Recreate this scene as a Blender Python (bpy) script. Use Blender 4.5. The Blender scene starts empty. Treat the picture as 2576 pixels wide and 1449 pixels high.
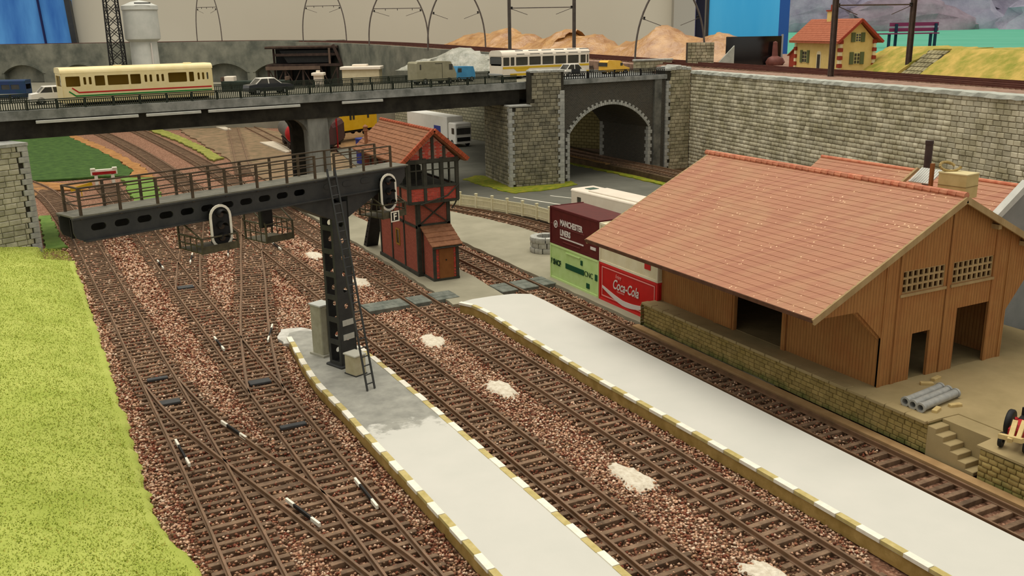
import bpy, math, random
import numpy as np
from mathutils import Vector, Matrix
from mathutils.geometry import tessellate_polygon
random.seed(7); RNG = np.random.default_rng(7)
SC = bpy.context.scene; COL = SC.collection
R = math.radians
# ---------------------------------------------------------------- camera (1 unit = 1 m at 1:87 model scale)
def set_camera():
    yaw, pitch, roll, F = R(27.175), R(15.5763), R(-1.0139), 2360.17
    f = Vector((math.sin(yaw)*math.cos(pitch), math.cos(yaw)*math.cos(pitch), -math.sin(pitch)))
    r0 = Vector((math.cos(yaw), -math.sin(yaw), 0)); u0 = r0.cross(f)
    r = r0*math.cos(roll)+u0*math.sin(roll); u = -r0*math.sin(roll)+u0*math.cos(roll)
    cd = bpy.data.cameras.new('camera'); co = bpy.data.objects.new('camera', cd); COL.objects.link(co)
    m = Matrix((r, u, -f)).transposed().to_4x4(); m.translation = (0, 0, 15.7974); co.matrix_world = m
    cd.sensor_width = 36; cd.lens = F/2576*36; cd.clip_start = .1; cd.clip_end = 20000
    SC.camera = co
set_camera()
# ---------------------------------------------------------------- world, room lamps, exposure
def lin(c): return tuple((x/12.92 if x <= .04045 else ((x+.055)/1.055)**2.4) for x in (v/255 for v in c))
W = bpy.data.worlds.new('world'); SC.world = W; W.use_nodes = True
W.node_tree.nodes['Background'].inputs[0].default_value = (1.0, .97, .89, 1)
W.node_tree.nodes['Background'].inputs[1].default_value = .5
def lamp(name, loc, sx, sy, energy, col, target):
    l = bpy.data.lights.new(name, 'AREA'); l.shape = 'RECTANGLE'; l.size = sx; l.size_y = sy; l.energy = energy; l.color = col
    o = bpy.data.objects.new(name, l); COL.objects.link(o); o.location = loc
    o.rotation_euler = (Vector(target)-Vector(loc)).to_track_quat('-Z', 'Y').to_euler(); return o
WARM = (1.0, .965, .88)
lamp('ceiling_tube_light', (25, 55, 230), 220, 80, 235000, WARM, (28, 58, 0))
lamp('ceiling_tube_light', (70, 190, 230), 220, 60, 200000, WARM, (50, 150, 0))
lamp('ceiling_tube_light', (-70, 70, 200), 60, 160, 50000, WARM, (15, 70, 0))
vs = SC.view_settings; vs.view_transform = 'Standard'; vs.look = 'None'; vs.exposure = 0.36; vs.gamma = 1; vs.use_curve_mapping = False
# ---------------------------------------------------------------- materials
MATS = {}
class NT:
    def __init__(s, name):
        s.m = bpy.data.materials.new(name); s.m.use_nodes = True; s.t = s.m.node_tree; s.b = s.t.nodes['Principled BSDF']
    def n(s, kind, **kw):
        x = s.t.nodes.new(kind)
        for k, v in kw.items(): setattr(x, k, v)
        return x
    def l(s, a, b): s.t.links.new(a, b)
def setup(nt, rough, spec, metal):
    nt.b.inputs['Roughness'].default_value = rough; nt.b.inputs['Specular IOR Level'].default_value = spec; nt.b.inputs['Metallic'].default_value = metal
def rgba(c): return tuple(lin(c))+(1,)
def noise(nt, scale, detail=5, rough=.6, vec=None, stretch=None):
    if vec is None: vec = nt.n('ShaderNodeNewGeometry').outputs['Position']
    if stretch:
        mp = nt.n('ShaderNodeMapping'); mp.inputs['Scale'].default_value = stretch; nt.l(vec, mp.inputs['Vector']); vec = mp.outputs[0]
    x = nt.n('ShaderNodeTexNoise'); x.inputs['Scale'].default_value = scale; x.inputs['Detail'].default_value = detail; x.inputs['Roughness'].default_value = rough
    nt.l(vec, x.inputs['Vector']); return x.outputs['Fac']
def ramp(nt, fac, stops):
    r = nt.n('ShaderNodeValToRGB'); e = r.color_ramp.elements
    while len(e) < len(stops): e.new(.5)
    for i, (p, c) in enumerate(stops): e[i].position = p; e[i].color = rgba(c)
    nt.l(fac, r.inputs['Fac']); return r.outputs['Color']
def mixc(nt, fac, a, b, mode='MIX'):
    m = nt.n('ShaderNodeMix', data_type='RGBA', blend_type=mode)
    if isinstance(fac, (int, float)): m.inputs[0].default_value = fac
    else: nt.l(fac, m.inputs[0])
    for s, i in ((a, 6), (b, 7)):
        if isinstance(s, tuple): m.inputs[i].default_value = rgba(s)
        else: nt.l(s, m.inputs[i])
    return m.outputs[2]
def bump(nt, h, strength, dist=.05):
    b = nt.n('ShaderNodeBump'); b.inputs['Strength'].default_value = strength; b.inputs['Distance'].default_value = dist
    nt.l(h, b.inputs['Height']); nt.l(b.outputs[0], nt.b.inputs['Normal'])
def rnd_value(nt, col, amt):
    oi = nt.n('ShaderNodeObjectInfo'); at = nt.n('ShaderNodeAttribute', attribute_name='rnd')
    a = nt.n('ShaderNodeMath', operation='ADD'); nt.l(oi.outputs['Random'], a.inputs[0]); nt.l(at.outputs['Fac'], a.inputs[1])
    fr = nt.n('ShaderNodeMath', operation='FRACT'); nt.l(a.outputs[0], fr.inputs[0])
    mr = nt.n('ShaderNodeMapRange'); mr.inputs[3].default_value = 1-amt; mr.inputs[4].default_value = 1+amt; nt.l(fr.outputs[0], mr.inputs[0])
    hs = nt.n('ShaderNodeHueSaturation'); nt.l(mr.outputs[0], hs.inputs['Value']); nt.l(col, hs.inputs['Color']); return hs.outputs['Color']
def mat(name, c1, c2=None, scale=2., rough=.8, bmp=0, bscale=None, spec=.25, metal=0, rnd=0, stretch=None, lo=.35, hi=.65, dist=.05):
    if name in MATS: return MATS[name]
    nt = NT(name); setup(nt, rough, spec, metal)
    if c2 is None and not rnd: nt.b.inputs['Base Color'].default_value = rgba(c1)
    else:
        c = ramp(nt, noise(nt, scale, stretch=stretch), [(lo, c1), (hi, c2 or c1)])
        if rnd: c = rnd_value(nt, c, rnd)
        nt.l(c, nt.b.inputs['Base Color'])
    if bmp: bump(nt, noise(nt, bscale or scale*4), bmp, dist)
    MATS[name] = nt.m; return nt.m
def uv_wall(nt):                      # object space: u = x + y, v = z
    tc = nt.n('ShaderNodeTexCoord'); sp = nt.n('ShaderNodeSeparateXYZ'); nt.l(tc.outputs['Object'], sp.inputs[0])
    ad = nt.n('ShaderNodeMath', operation='ADD'); nt.l(sp.outputs[0], ad.inputs[0]); nt.l(sp.outputs[1], ad.inputs[1])
    cb = nt.n('ShaderNodeCombineXYZ'); nt.l(ad.outputs[0], cb.inputs[0]); nt.l(sp.outputs[2], cb.inputs[1]); return cb.outputs[0]
def brickmat(name, c1, c2, mortar, bw, bh, ms=.02, rough=.85, bmp=.4, stain=None, flat=False, chips=None):
    nt = NT(name); setup(nt, rough, .2, 0)
    if flat:
        tc = nt.n('ShaderNodeTexCoord'); vec = tc.outputs['Object']
    else: vec = uv_wall(nt)
    b = nt.n('ShaderNodeTexBrick'); nt.l(vec, b.inputs['Vector']); b.inputs['Scale'].default_value = 1
    b.inputs['Color1'].default_value = rgba(c1); b.inputs['Color2'].default_value = rgba(c2); b.inputs['Mortar'].default_value = rgba(mortar)
    b.inputs['Mortar Size'].default_value = ms; b.inputs['Brick Width'].default_value = bw; b.inputs['Row Height'].default_value = bh
    c = b.outputs['Color']
    if stain: c = mixc(nt, ramp(nt, noise(nt, .5), [(.45, (0, 0, 0)), (.7, (160, 160, 160))]), c, stain)
    if chips:                          # small pale paint chips
        vo = nt.n('ShaderNodeTexVoronoi'); vo.inputs['Scale'].default_value = 4.5; nt.l(nt.n('ShaderNodeNewGeometry').outputs['Position'], vo.inputs['Vector'])
        lt = nt.n('ShaderNodeMath', operation='LESS_THAN'); lt.inputs[1].default_value = .16; nt.l(vo.outputs['Distance'], lt.inputs[0])
        mk = nt.n('ShaderNodeMath', operation='MULTIPLY'); nt.l(lt.outputs[0], mk.inputs[0]); gt = nt.n('ShaderNodeMath', operation='GREATER_THAN'); gt.inputs[1].default_value = .56; nt.l(noise(nt, 1.2), gt.inputs[0]); nt.l(gt.outputs[0], mk.inputs[1])
        c = mixc(nt, mk.outputs[0], c, chips)
    nt.l(c, nt.b.inputs['Base Color'])
    iv = nt.n('ShaderNodeMath', operation='SUBTRACT'); iv.inputs[0].default_value = 1; nt.l(b.outputs['Fac'], iv.inputs[1]); bump(nt, iv.outputs[0], bmp, .03)
    MATS[name] = nt.m; return nt.m
def plankmat(name, c1, c2, c3, pitch=.16, bmp=.5):
    nt = NT(name); setup(nt, .8, .2, 0); vec = uv_wall(nt)
    sp = nt.n('ShaderNodeSeparateXYZ'); nt.l(vec, sp.inputs[0])
    mu = nt.n('ShaderNodeMath', operation='DIVIDE'); mu.inputs[1].default_value = pitch; nt.l(sp.outputs[0], mu.inputs[0])
    fr = nt.n('ShaderNodeMath', operation='FRACT'); nt.l(mu.outputs[0], fr.inputs[0])
    pp = nt.n('ShaderNodeMath', operation='PINGPONG'); pp.inputs[1].default_value = .5; nt.l(fr.outputs[0], pp.inputs[0])
    g = nt.n('ShaderNodeMapRange'); g.inputs[1].default_value = 0; g.inputs[2].default_value = .12; nt.l(pp.outputs[0], g.inputs[0])
    tc = nt.n('ShaderNodeTexCoord')
    n1 = noise(nt, 3, vec=tc.outputs['Object'], stretch=(3, 3, .35)); n2 = noise(nt, .7, vec=tc.outputs['Object'])
    c = ramp(nt, n1, [(.3, c1), (.7, c2)]); c = mixc(nt, ramp(nt, n2, [(.45, (0, 0, 0)), (.65, (170, 170, 170))]), c, c3)
    c = mixc(nt, g.outputs[0], mixc(nt, .45, c, (60, 35, 20)), c)
    nt.l(c, nt.b.inputs['Base Color']); bump(nt, g.outputs[0], bmp, .03)
    MATS[name] = nt.m; return nt.m
def attrmat(name, rough=.9):
    nt = NT(name); setup(nt, rough, .15, 0); a = nt.n('ShaderNodeAttribute', attribute_name='tint'); nt.l(a.outputs['Color'], nt.b.inputs['Base Color'])
    MATS[name] = nt.m; return nt.m
# ---------------------------------------------------------------- mesh builder
class MB:
    def __init__(s): s.v = []; s.f = []; s.mi = []
    def add(s, vs, fs, mi=0, fn=None):
        o = len(s.v); s.v += [tuple(fn(*p)) if fn else tuple(p) for p in vs]; s.f += [tuple(o+i for i in f) for f in fs]; s.mi += [mi]*len(fs); return s
    def box(s, x0, x1, y0, y1, z0, z1, mi=0, fn=None):
        return s.add([(x0,y0,z0),(x1,y0,z0),(x1,y1,z0),(x0,y1,z0),(x0,y0,z1),(x1,y0,z1),(x1,y1,z1),(x0,y1,z1)],
                     [(0,3,2,1),(4,5,6,7),(0,1,5,4),(1,2,6,5),(2,3,7,6),(3,0,4,7)], mi, fn)
    def rbox(s, x0, x1, y0, y1, z0, z1, b=.05, mi=0, fn=None):    # box with chamfered vertical and top edges
        ring = lambda d, z: [(x0+d,y0,z),(x1-d,y0,z),(x1,y0+d,z),(x1,y1-d,z),(x1-d,y1,z),(x0+d,y1,z),(x0,y1-d,z),(x0,y0+d,z)]
        top = [(x0+2*b,y0+b,z1),(x1-2*b,y0+b,z1),(x1-b,y0+2*b,z1),(x1-b,y1-2*b,z1),(x1-2*b,y1-b,z1),(x0+2*b,y1-b,z1),(x0+b,y1-2*b,z1),(x0+b,y0+2*b,z1)]
        v = ring(b, z0)+ring(b, z1-b)+top; f = [tuple(range(7,-1,-1)), tuple(range(16,24))]
        for k in (0, 8):
            for i in range(8): j = (i+1) % 8; f.append((k+i, k+j, k+8+j, k+8+i))
        return s.add(v, f, mi, fn)
    def prism(s, poly, a0, a1, axis='z', mi=0, holes=(), fn=None):
        loops = [list(poly)]+[list(h) for h in holes]; pts = [p for l in loops for p in l]; n = len(pts)
        tri = tessellate_polygon([[Vector((p[0], p[1], 0)) for p in l] for l in loops])
        def to(u, v, w): return (u, v, w) if axis == 'z' else ((u, w, v) if axis == 'y' else (w, u, v))
        vs = [to(p[0], p[1], a0) for p in pts]+[to(p[0], p[1], a1) for p in pts]; fs = []
        for t in tri:
            a, b, c = (pts[i] for i in t)
            ccw = (b[0]-a[0])*(c[1]-a[1])-(b[1]-a[1])*(c[0]-a[0]) > 0
            if axis == 'y': ccw = not ccw
            t = tuple(t) if ccw else tuple(reversed(t))
            fs.append(tuple(n+i for i in t)); fs.append(tuple(reversed(t)))
        o = 0
        for li, l in enumerate(loops):
            ar = sum(l[i][0]*l[(i+1) % len(l)][1]-l[(i+1) % len(l)][0]*l[i][1] for i in range(len(l)))
            flip = (ar < 0) != (li > 0)
            if axis == 'y': flip = not flip
            for i in range(len(l)):
                j = (i+1) % len(l); q = (o+i, o+j, n+o+j, n+o+i); fs.append(tuple(reversed(q)) if flip else q)
            o += len(l)
        return s.add(vs, fs, mi, fn)
    def cyl(s, p0, p1, r0, r1=None, n=12, mi=0, cap=True):
        r1 = r0 if r1 is None else r1; p0 = Vector(p0); p1 = Vector(p1); d = (p1-p0).normalized()
        a = d.orthogonal().normalized(); b = d.cross(a); v = []
        for p, r in ((p0, r0), (p1, r1)):
            for i in range(n): t = 2*math.pi*i/n; v.append(p+a*(r*math.cos(t))+b*(r*math.sin(t)))
        f = [(i, (i+1) % n, n+(i+1) % n, n+i) for i in range(n)]
        if cap: f += [tuple(range(n-1,-1,-1)), tuple(range(n, 2*n))]
        return s.add(v, f, mi)
    def tube(s, pts, r, n=6, mi=0):
        for a, b in zip(pts, pts[1:]): s.cyl(a, b, r, r, n, mi)
        return s
    def bar(s, p0, p1, w, h=None, mi=0, up=(0, 0, 1)):             # rectangular bar between two points
        h = w if h is None else h; p0 = Vector(p0); p1 = Vector(p1); d = (p1-p0).normalized(); up = Vector(up)
        if abs(d.dot(up)) > .98: up = Vector((0, 1, 0))
        a = d.cross(up).normalized(); b = a.cross(d); v = []
        for p in (p0, p1):
            for sx, sy in ((-1,-1),(1,-1),(1,1),(-1,1)): v.append(p+a*(sx*w/2)+b*(sy*h/2))
        return s.add(v, [(0,1,5,4),(1,2,6,5),(2,3,7,6),(3,0,4,7),(3,2,1,0),(4,5,6,7)], mi)
    def lathe(s, prof, c=(0, 0, 0), n=20, mi=0, jit=None):
        v = []; m = len(prof)
        for i in range(n):
            t = 2*math.pi*i/n
            for k, (r, z) in enumerate(prof):
                q = r*(jit(i, k) if jit else 1); v.append((c[0]+q*math.cos(t), c[1]+q*math.sin(t), c[2]+z))
        f = []
        for i in range(n):
            j = (i+1) % n
            for k in range(m-1): f.append((i*m+k, j*m+k, j*m+k+1, i*m+k+1))
        return s.add(v, f, mi)
    def mesh(s, name, mats, smooth=None):
        me = bpy.data.meshes.new(name); me.from_pydata(s.v, [], s.f)
        for m in (mats if isinstance(mats, (list, tuple)) else [mats]): me.materials.append(m)
        if any(s.mi): me.polygons.foreach_set('material_index', s.mi)
        me.update()
        if smooth:
            me.polygons.foreach_set('use_smooth', [True]*len(me.polygons)); me.set_sharp_from_angle(angle=R(smooth))
        return me
def tag(o, label=None, cat=None, group=None, kind=None):
    if label: o['label'] = label
    if cat: o['category'] = cat
    if group: o['group'] = group
    if kind: o['kind'] = kind
    return o
def place(name, me, parent=None, loc=(0, 0, 0), rz=0, scale=None):
    o = bpy.data.objects.new(name, me); COL.objects.link(o); o.location = loc
    if rz: o.rotation_euler = (0, 0, rz)
    if scale: o.scale = scale
    if parent: o.parent = parent
    return o
def part(name, mb, m, parent=None, smooth=None, loc=(0, 0, 0), rz=0, label=None, kind=None):
    return tag(place(name, mb.mesh(name, m, smooth), parent, loc, rz), label, None, None, kind)
def thing(name, label, cat, loc=(0, 0, 0), rz=0, group=None, kind=None):
    e = bpy.data.objects.new(name, None); COL.objects.link(e); e.empty_display_size = .2; e.location = loc; e.rotation_euler = (0, 0, rz)
    return tag(e, label, cat, group, kind)
def struct(name, mb, m, label=None, cat=None, smooth=None, kind='structure', loc=(0, 0, 0)):
    return tag(place(name, mb.mesh(name, m, smooth), None, loc), label, cat, None, kind)
def copy_tree(o, parent=None):
    c = o.copy(); COL.objects.link(c); c.parent = parent
    for ch in list(o.children): copy_tree(ch, c)
    return c
def ragged(poly, step, amp, rng=random):
    out = []
    for a, b in zip(poly, poly[1:]+poly[:1]):
        n = max(1, int(math.hypot(b[0]-a[0], b[1]-a[1])/step))
        for i in range(n): t = i/n; out.append((a[0]+(b[0]-a[0])*t+rng.uniform(-amp, amp), a[1]+(b[1]-a[1])*t+rng.uniform(-amp, amp)))
    return out
def spline(pts, step=.5):
    P = [np.array(p, float) for p in pts]; P = [2*P[0]-P[1]]+P+[2*P[-1]-P[-2]]; out = []
    for i in range(1, len(P)-2):
        n = max(1, int(np.linalg.norm(P[i+1]-P[i])/step))
        for k in range(n):
            t = k/n; a, b, c, d = P[i-1:i+3]
            out.append(.5*((2*b)+(-a+c)*t+(2*a-5*b+4*c-d)*t*t+(-a+3*b-3*c+d)*t**3))
    out.append(P[-2]); return out
def arc(cx, cy, r, a0, a1, n): return [(cx+r*math.cos(R(a0+(a1-a0)*i/n)), cy+r*math.sin(R(a0+(a1-a0)*i/n))) for i in range(n+1)]
def stadium(cx, cy, w, h, n=8):     # vertical if h > w
    if h >= w: r = w/2; return arc(cx, cy+h/2-r, r, 0, 180, n)+arc(cx, cy-h/2+r, r, 180, 360, n)
    r = h/2; return arc(cx+w/2-r, cy, r, -90, 90, n)+arc(cx-w/2+r, cy, r, 90, 270, n)
def rect(x0, x1, y0, y1): return [(x0, y0), (x1, y0), (x1, y1), (x0, y1)]
def rrect(x0, x1, y0, y1, r, n=3): return arc(x1-r, y0+r, r, -90, 0, n)+arc(x1-r, y1-r, r, 0, 90, n)+arc(x0+r, y1-r, r, 90, 180, n)+arc(x0+r, y0+r, r, 180, 270, n)
def numpy_mesh(name, V, T, m, tint=None, rnd=None, smooth=False):
    me = bpy.data.meshes.new(name); k = T.shape[1]
    me.vertices.add(len(V)); me.vertices.foreach_set('co', V.astype(np.float32).ravel())
    me.loops.add(T.size); me.loops.foreach_set('vertex_index', T.astype(np.int32).ravel())
    me.polygons.add(len(T)); me.polygons.foreach_set('loop_start', np.arange(0, T.size, k, dtype=np.int32))
    me.update(calc_edges=True)
    if tint is not None:
        a = me.color_attributes.new('tint', 'FLOAT_COLOR', 'POINT'); a.data.foreach_set('color', np.c_[tint, np.ones(len(tint))].astype(np.float32).ravel())
    if rnd is not None:
        a = me.attributes.new('rnd', 'FLOAT', 'POINT'); a.data.foreach_set('value', rnd.astype(np.float32))
    me.materials.append(m); return me
def textmesh(body, size, shear=0, bold=0, align='LEFT', ext=.006):
    cu = bpy.data.curves.new('lettering', 'FONT'); cu.body = body; cu.size = size; cu.shear = shear; cu.offset = bold; cu.align_x = align; cu.extrude = ext; cu.resolution_u = 3
    ob = bpy.data.objects.new('lettering', cu); COL.objects.link(ob)
    dg = bpy.context.evaluated_depsgraph_get(); me = bpy.data.meshes.new_from_object(ob.evaluated_get(dg))
    bpy.data.objects.remove(ob); bpy.data.curves.remove(cu); return me
def text(name, body, size, m, parent, loc, face, sx=1, **kw):
    """flat lettering on a wall; face = angle of the wall's right-hand direction in its parent's frame"""
    me = textmesh(body, size, **kw); me.name = name; me.materials.clear(); me.materials.append(m)
    o = place(name, me, parent, loc); o.rotation_euler = (R(90), 0, face); o.scale = (sx, 1, 1); return o
# stones: chamfered unit block, front towards -y
def unit_stone(seed):
    rg = random.Random(seed); j = lambda a: rg.uniform(-a, a)
    b = [(-.5,0,-.5),(.5,0,-.5),(.5,0,.5),(-.5,0,.5)]; m = [(-.5,-.55,-.5),(.5,-.55,-.5),(.5,-.55,.5),(-.5,-.55,.5)]
    f = [(-.42+j(.04),-1,-.38+j(.05)),(.42+j(.04),-1,-.38+j(.05)),(.42+j(.04),-1,.38+j(.05)),(-.42+j(.04),-1,.38+j(.05))]
    F = []
    for k in (0, 4):
        for i in range(4): q = (i+1) % 4; F.append((k+i, k+q, k+4+q, k+4+i))
    return b+m+f, F+[(8,9,10,11)]
USTONE = [unit_stone(i) for i in range(4)]; _us = {}
def ustone_mesh(i, m):
    k = (i, m.name)
    if k not in _us: _us[k] = MB().add(*USTONE[i]).mesh('stone', m)
    return _us[k]
def stones(parent, rects, o, ang, m, depth, name='stone', limit=300, key=None, gap=.03, rg=random, restname=None):
    """rects: (u0,u1,v0,v1) on a face through o (parent's frame) whose right-hand direction has angle ang"""
    ca, sa = math.cos(ang), math.sin(ang); items = []
    for u0, u1, v0, v1 in rects:
        items.append((Vector((o[0]+ca*(u0+u1)/2, o[1]+sa*(u0+u1)/2, o[2]+(v0+v1)/2)), max(.02, u1-u0-gap), max(.02, v1-v0-gap), depth*rg.uniform(.7, 1.25), rg.randrange(4)))
    if key: items.sort(key=key)
    for p, w, h, d, i in items[:limit]:
        place(name, ustone_mesh(i, m), parent, p, ang, (w, d, h))
    rest = items[limit:]
    if rest:
        V = []; T = []; RR = []
        U = [np.array(u[0]) for u in USTONE]; FQ = np.array(USTONE[0][1]); A = np.array([[ca, sa, 0], [-sa, ca, 0], [0, 0, 1]])
        for n, (p, w, h, d, i) in enumerate(rest):
            V.append((U[i]*np.array((w, d, h)))@A+np.array(p)); T.append(FQ+12*n); RR.append(np.full(12, rg.random()))
        tag(place(restname or 'stone_courses', numpy_mesh(restname or 'stone_courses', np.vstack(V), np.vstack(T), m, rnd=np.concatenate(RR)), parent), None, None, None, 'stuff')
def courses(W, H, ch, w0, w1, rg=random, inside=None, v0=0., u0=0.):
    out = []; v = v0; n = max(1, round((H-v0)/ch)); ch = (H-v0)/n
    for r in range(n):
        u = u0+(-rg.uniform(.1, .6)*w1 if r % 2 else 0)
        while u < W:
            w = rg.uniform(w0, w1); a, b = max(u, u0), min(u+w, W)
            if W-b < w0*.4: b = W; w = b-u+1e-6
            if b-a > .12 and (inside is None or inside((a+b)/2, v+ch/2)): out.append((a, b, v, v+ch))
            u += w
        v += ch
    return out
# ================================================================ materials
def groundmat(name, cols, s1, s2, bmp=.6, rough=.95, dist=.05):
    nt = NT(name); setup(nt, rough, .1, 0)
    pos = nt.n('ShaderNodeNewGeometry').outputs['Position']
    vo = nt.n('ShaderNodeTexVoronoi'); vo.inputs['Scale'].default_value = s2; nt.l(pos, vo.inputs['Vector'])
    sp = nt.n('ShaderNodeSeparateColor'); nt.l(vo.outputs['Color'], sp.inputs[0])
    c = ramp(nt, sp.outputs[0], [(i/(len(cols)-1), k) for i, k in enumerate(cols)])
    c = mixc(nt, ramp(nt, noise(nt, s1), [(.4, (0, 0, 0)), (.7, (120, 120, 120))]), c, cols[0])
    nt.l(c, nt.b.inputs['Base Color']); bump(nt, vo.outputs['Distance'], bmp, dist); MATS[name] = nt.m; return nt.m
M_ballast = groundmat('ballast_bed', [(96, 68, 52), (140, 100, 78), (112, 80, 62), (176, 136, 110), (88, 62, 48)], .6, 11.)
M_dirt = mat('brown_earth', (104, 78, 50), (140, 106, 66), .8, .95, .4, 6)
M_yard = mat('yard_concrete', (140, 134, 112), (156, 149, 126), .35, .9, .08, 8)
M_asphalt = mat('asphalt', (92, 91, 80), (104, 102, 90), .4, .9, .1, 14)
M_grassL = mat('light_grass', (154, 166, 68), (184, 190, 96), .45, .95, .9, 9, lo=.3, hi=.7)
M_grassD = mat('dark_grass', (44, 70, 24), (66, 94, 36), 1.1, .95, .8, 7)
M_grassO = mat('olive_grass', (112, 118, 48), (150, 146, 70), 1.2, .95, .8, 7)
M_orange = mat('orange_earth', (140, 96, 50), (172, 124, 72), 1., .95, .6, 6)
M_moss = mat('moss', (98, 120, 24), (150, 140, 40), 1.6, .95, .9, 8)
M_rail = mat('rusty_rail', (104, 80, 56), (130, 98, 72), 1.3, .55, 0, spec=.4)
M_sleeper = mat('stained_sleeper', (98, 78, 60), (134, 108, 84), 2.5, .85, .3, 20, rnd=.22)
M_black = mat('black_plastic', (24, 23, 22), (34, 33, 31), 3, .6)
M_white = mat('white_paint', (236, 230, 212), (226, 218, 198), 4, .7)
M_ochre = mat('ochre_side', (150, 122, 62), (180, 150, 88), 1.4, .85, .3, 10)
M_gantry = mat('dark_grey_steel', (44, 45, 44), (56, 56, 53), 2., .6, .1, 20, spec=.35)
M_walk = mat('walkway_grey', (98, 96, 84), (116, 112, 98), 3, .8)
M_railing = mat('brown_steel', (66, 54, 40), (84, 70, 52), 3, .7)
M_boards = mat('grey_boards', (92, 96, 86), (122, 124, 112), 3, .85, .4, 20, stretch=(1, .3, 1))
M_stone = mat('ballast_chip', (200, 150, 130), None, 3, .9)
M_tint = attrmat('ballast_stones')
# ================================================================ ground
struct('floor', MB().box(-80, 170, -5, 300, -1.4, -.75), M_dirt, 'brown painted baseboard carrying the whole model railway', 'baseboard')
struct('floor', MB().box(-14, 40, 4, 182, -.7, -.38), M_ballast, 'reddish brown ballast bed under all of the tracks', 'ballast')
def flat(name, poly, z, m, label, cat, th=.2, rag=None):
    if rag: poly = ragged(poly, *rag)
    return struct(name, MB().prism(poly, z-th, z), m, label, cat)
flat('pavement', [(21.3, 49.2), (24.9, 49.4), (25.3, 60), (25.1, 75), (24.8, 94), (21.6, 94), (21.7, 75), (21.55, 60)], -.06, M_yard, 'grey concrete strip round the brick signal box', 'pavement', .25, (.8, .06))
flat('yard', [(28.75, 30), (35.9, 30), (35.8, 50), (35.5, 62), (35.1, 67), (34.3, 71.5), (32.8, 77.3), (30.6, 83), (28.9, 87)], -.06, M_yard, 'pale concrete yard round the stone well and containers', 'pavement', .25, (.8, .06))
flat('road', [(38.7, 20), (38.6, 60), (38.4, 68), (37.5, 72.7), (36, 77.4), (34, 83), (32.8, 95), (38, 126), (60, 130), (58, 104), (57.6, 84), (56, 62), (54, 20)], -.10, M_asphalt, 'grey asphalt road behind the white picket fence', 'road', .2)
flat('verge', [(41.6, 92), (41.7, 84), (42.3, 81.3), (46, 81.3), (50.3, 82.6), (50.6, 84.5), (48, 86), (44, 94)], -.03, M_moss, 'mossy green verge round the foot of the bridge pier', 'verge', .2, (.5, .18))
flat('verge', [(56.6, 66), (57.4, 84), (57.2, 98), (57.9, 98), (58.5, 84), (57.7, 66)], 0, M_moss, 'weedy strip along the track below the arch', 'verge', .2, (.6, .2))
struct('raised_bed', MB().prism([(57.5, 60), (58.4, 84), (57.7, 97), (57.2, 114), (64, 114), (63, 97), (62.3, 84), (62, 60)], -.4, .55), mat('dark_kerb', (72, 56, 38), (94, 76, 52), 1., .95, .5, 6), 'dark earth kerb carrying the weedy track through the arch', 'trackbed')
flat('verge', [(58.3, 89.5), (61.5, 89.5), (63, 112), (58, 112)], .6, mat('rusty_grass', (140, 104, 58), (168, 130, 78), 1.2, .95, .8, 6), 'rusty brown grass seen through the stone arch', 'verge', .2, (.8, .2))
flat('lawn', [(-30, 119), (.4, 119.2), (6.8, 118.2), (10.4, 117), (11.2, 121), (10.6, 133), (8.8, 150), (6.6, 168), (5, 184), (-36, 184)], -.12, M_grassD, 'dark green lawn behind the red and white buffer stop', 'lawn', .2, (1.5, .25))
flat('verge', [(10.4, 117), (12.8, 114), (12.6, 124), (11.9, 134), (10.2, 151), (8, 168), (6.4, 184), (5, 184), (6.6, 168), (8.8, 150), (10.6, 133), (11.2, 121)], -.14, M_orange, 'orange earth strip bordering the dark green lawn', 'verge', .2, (1.2, .25))
flat('verge', [(8.8, 97), (11.4, 96), (12, 106), (12.4, 114), (9.4, 116)], -.14, mat('mid_grass', (92, 122, 50), (116, 142, 66), 1, .95, .7, 8), 'light green grass patch right of the buffer stop', 'verge', .2, (.8, .2))
flat('verge', [(21.2, 125), (22.9, 127), (22.9, 140), (22.2, 158), (21, 176), (18.9, 176), (20.9, 150), (21.4, 138)], -.12, M_grassO, 'olive grass strip between the far tracks', 'verge', .2, (1., .2))
flat('dirt_patch', [(23.2, 98), (33, 98), (37, 118), (37, 178), (24, 178), (23.4, 140)], -.2, mat('olive_dirt', (104, 90, 64), (138, 112, 84), .8, .95, .6, 7), 'olive brown weedy ground between the far tracks', 'ground', .2, (2., .4))
flat('verge', [(-3, 99), (-1, 99), (.9, 112), (5.6, 109), (5.4, 113.5), (0, 119), (-3, 119)], -.2, M_orange, 'sandy bank beside the curved left-hand track', 'verge', .12, (1., .2))
flat('verge', [(.4, 79.5), (1.8, 79.5), (1.5, 84), (1.2, 95), (.3, 95)], -.16, MATS['mid_grass'], 'small light grass patch at the foot of the left pier', 'verge', .15, (.6, .15))
flat('slab', [(30.9, 141), (31.2, 126.8), (32.7, 128), (33, 141)], -.02, mat('pale_slab', (184, 170, 148), (200, 188, 166), 1), 'pale loading slab beside the tank wagon', 'slab', .3)
flat('slab', [(29.6, 173), (30.1, 163), (31.2, 163), (31.2, 173)], -.02, MATS['pale_slab'], 'small white slab far behind the bridge', 'slab', .3)
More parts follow.
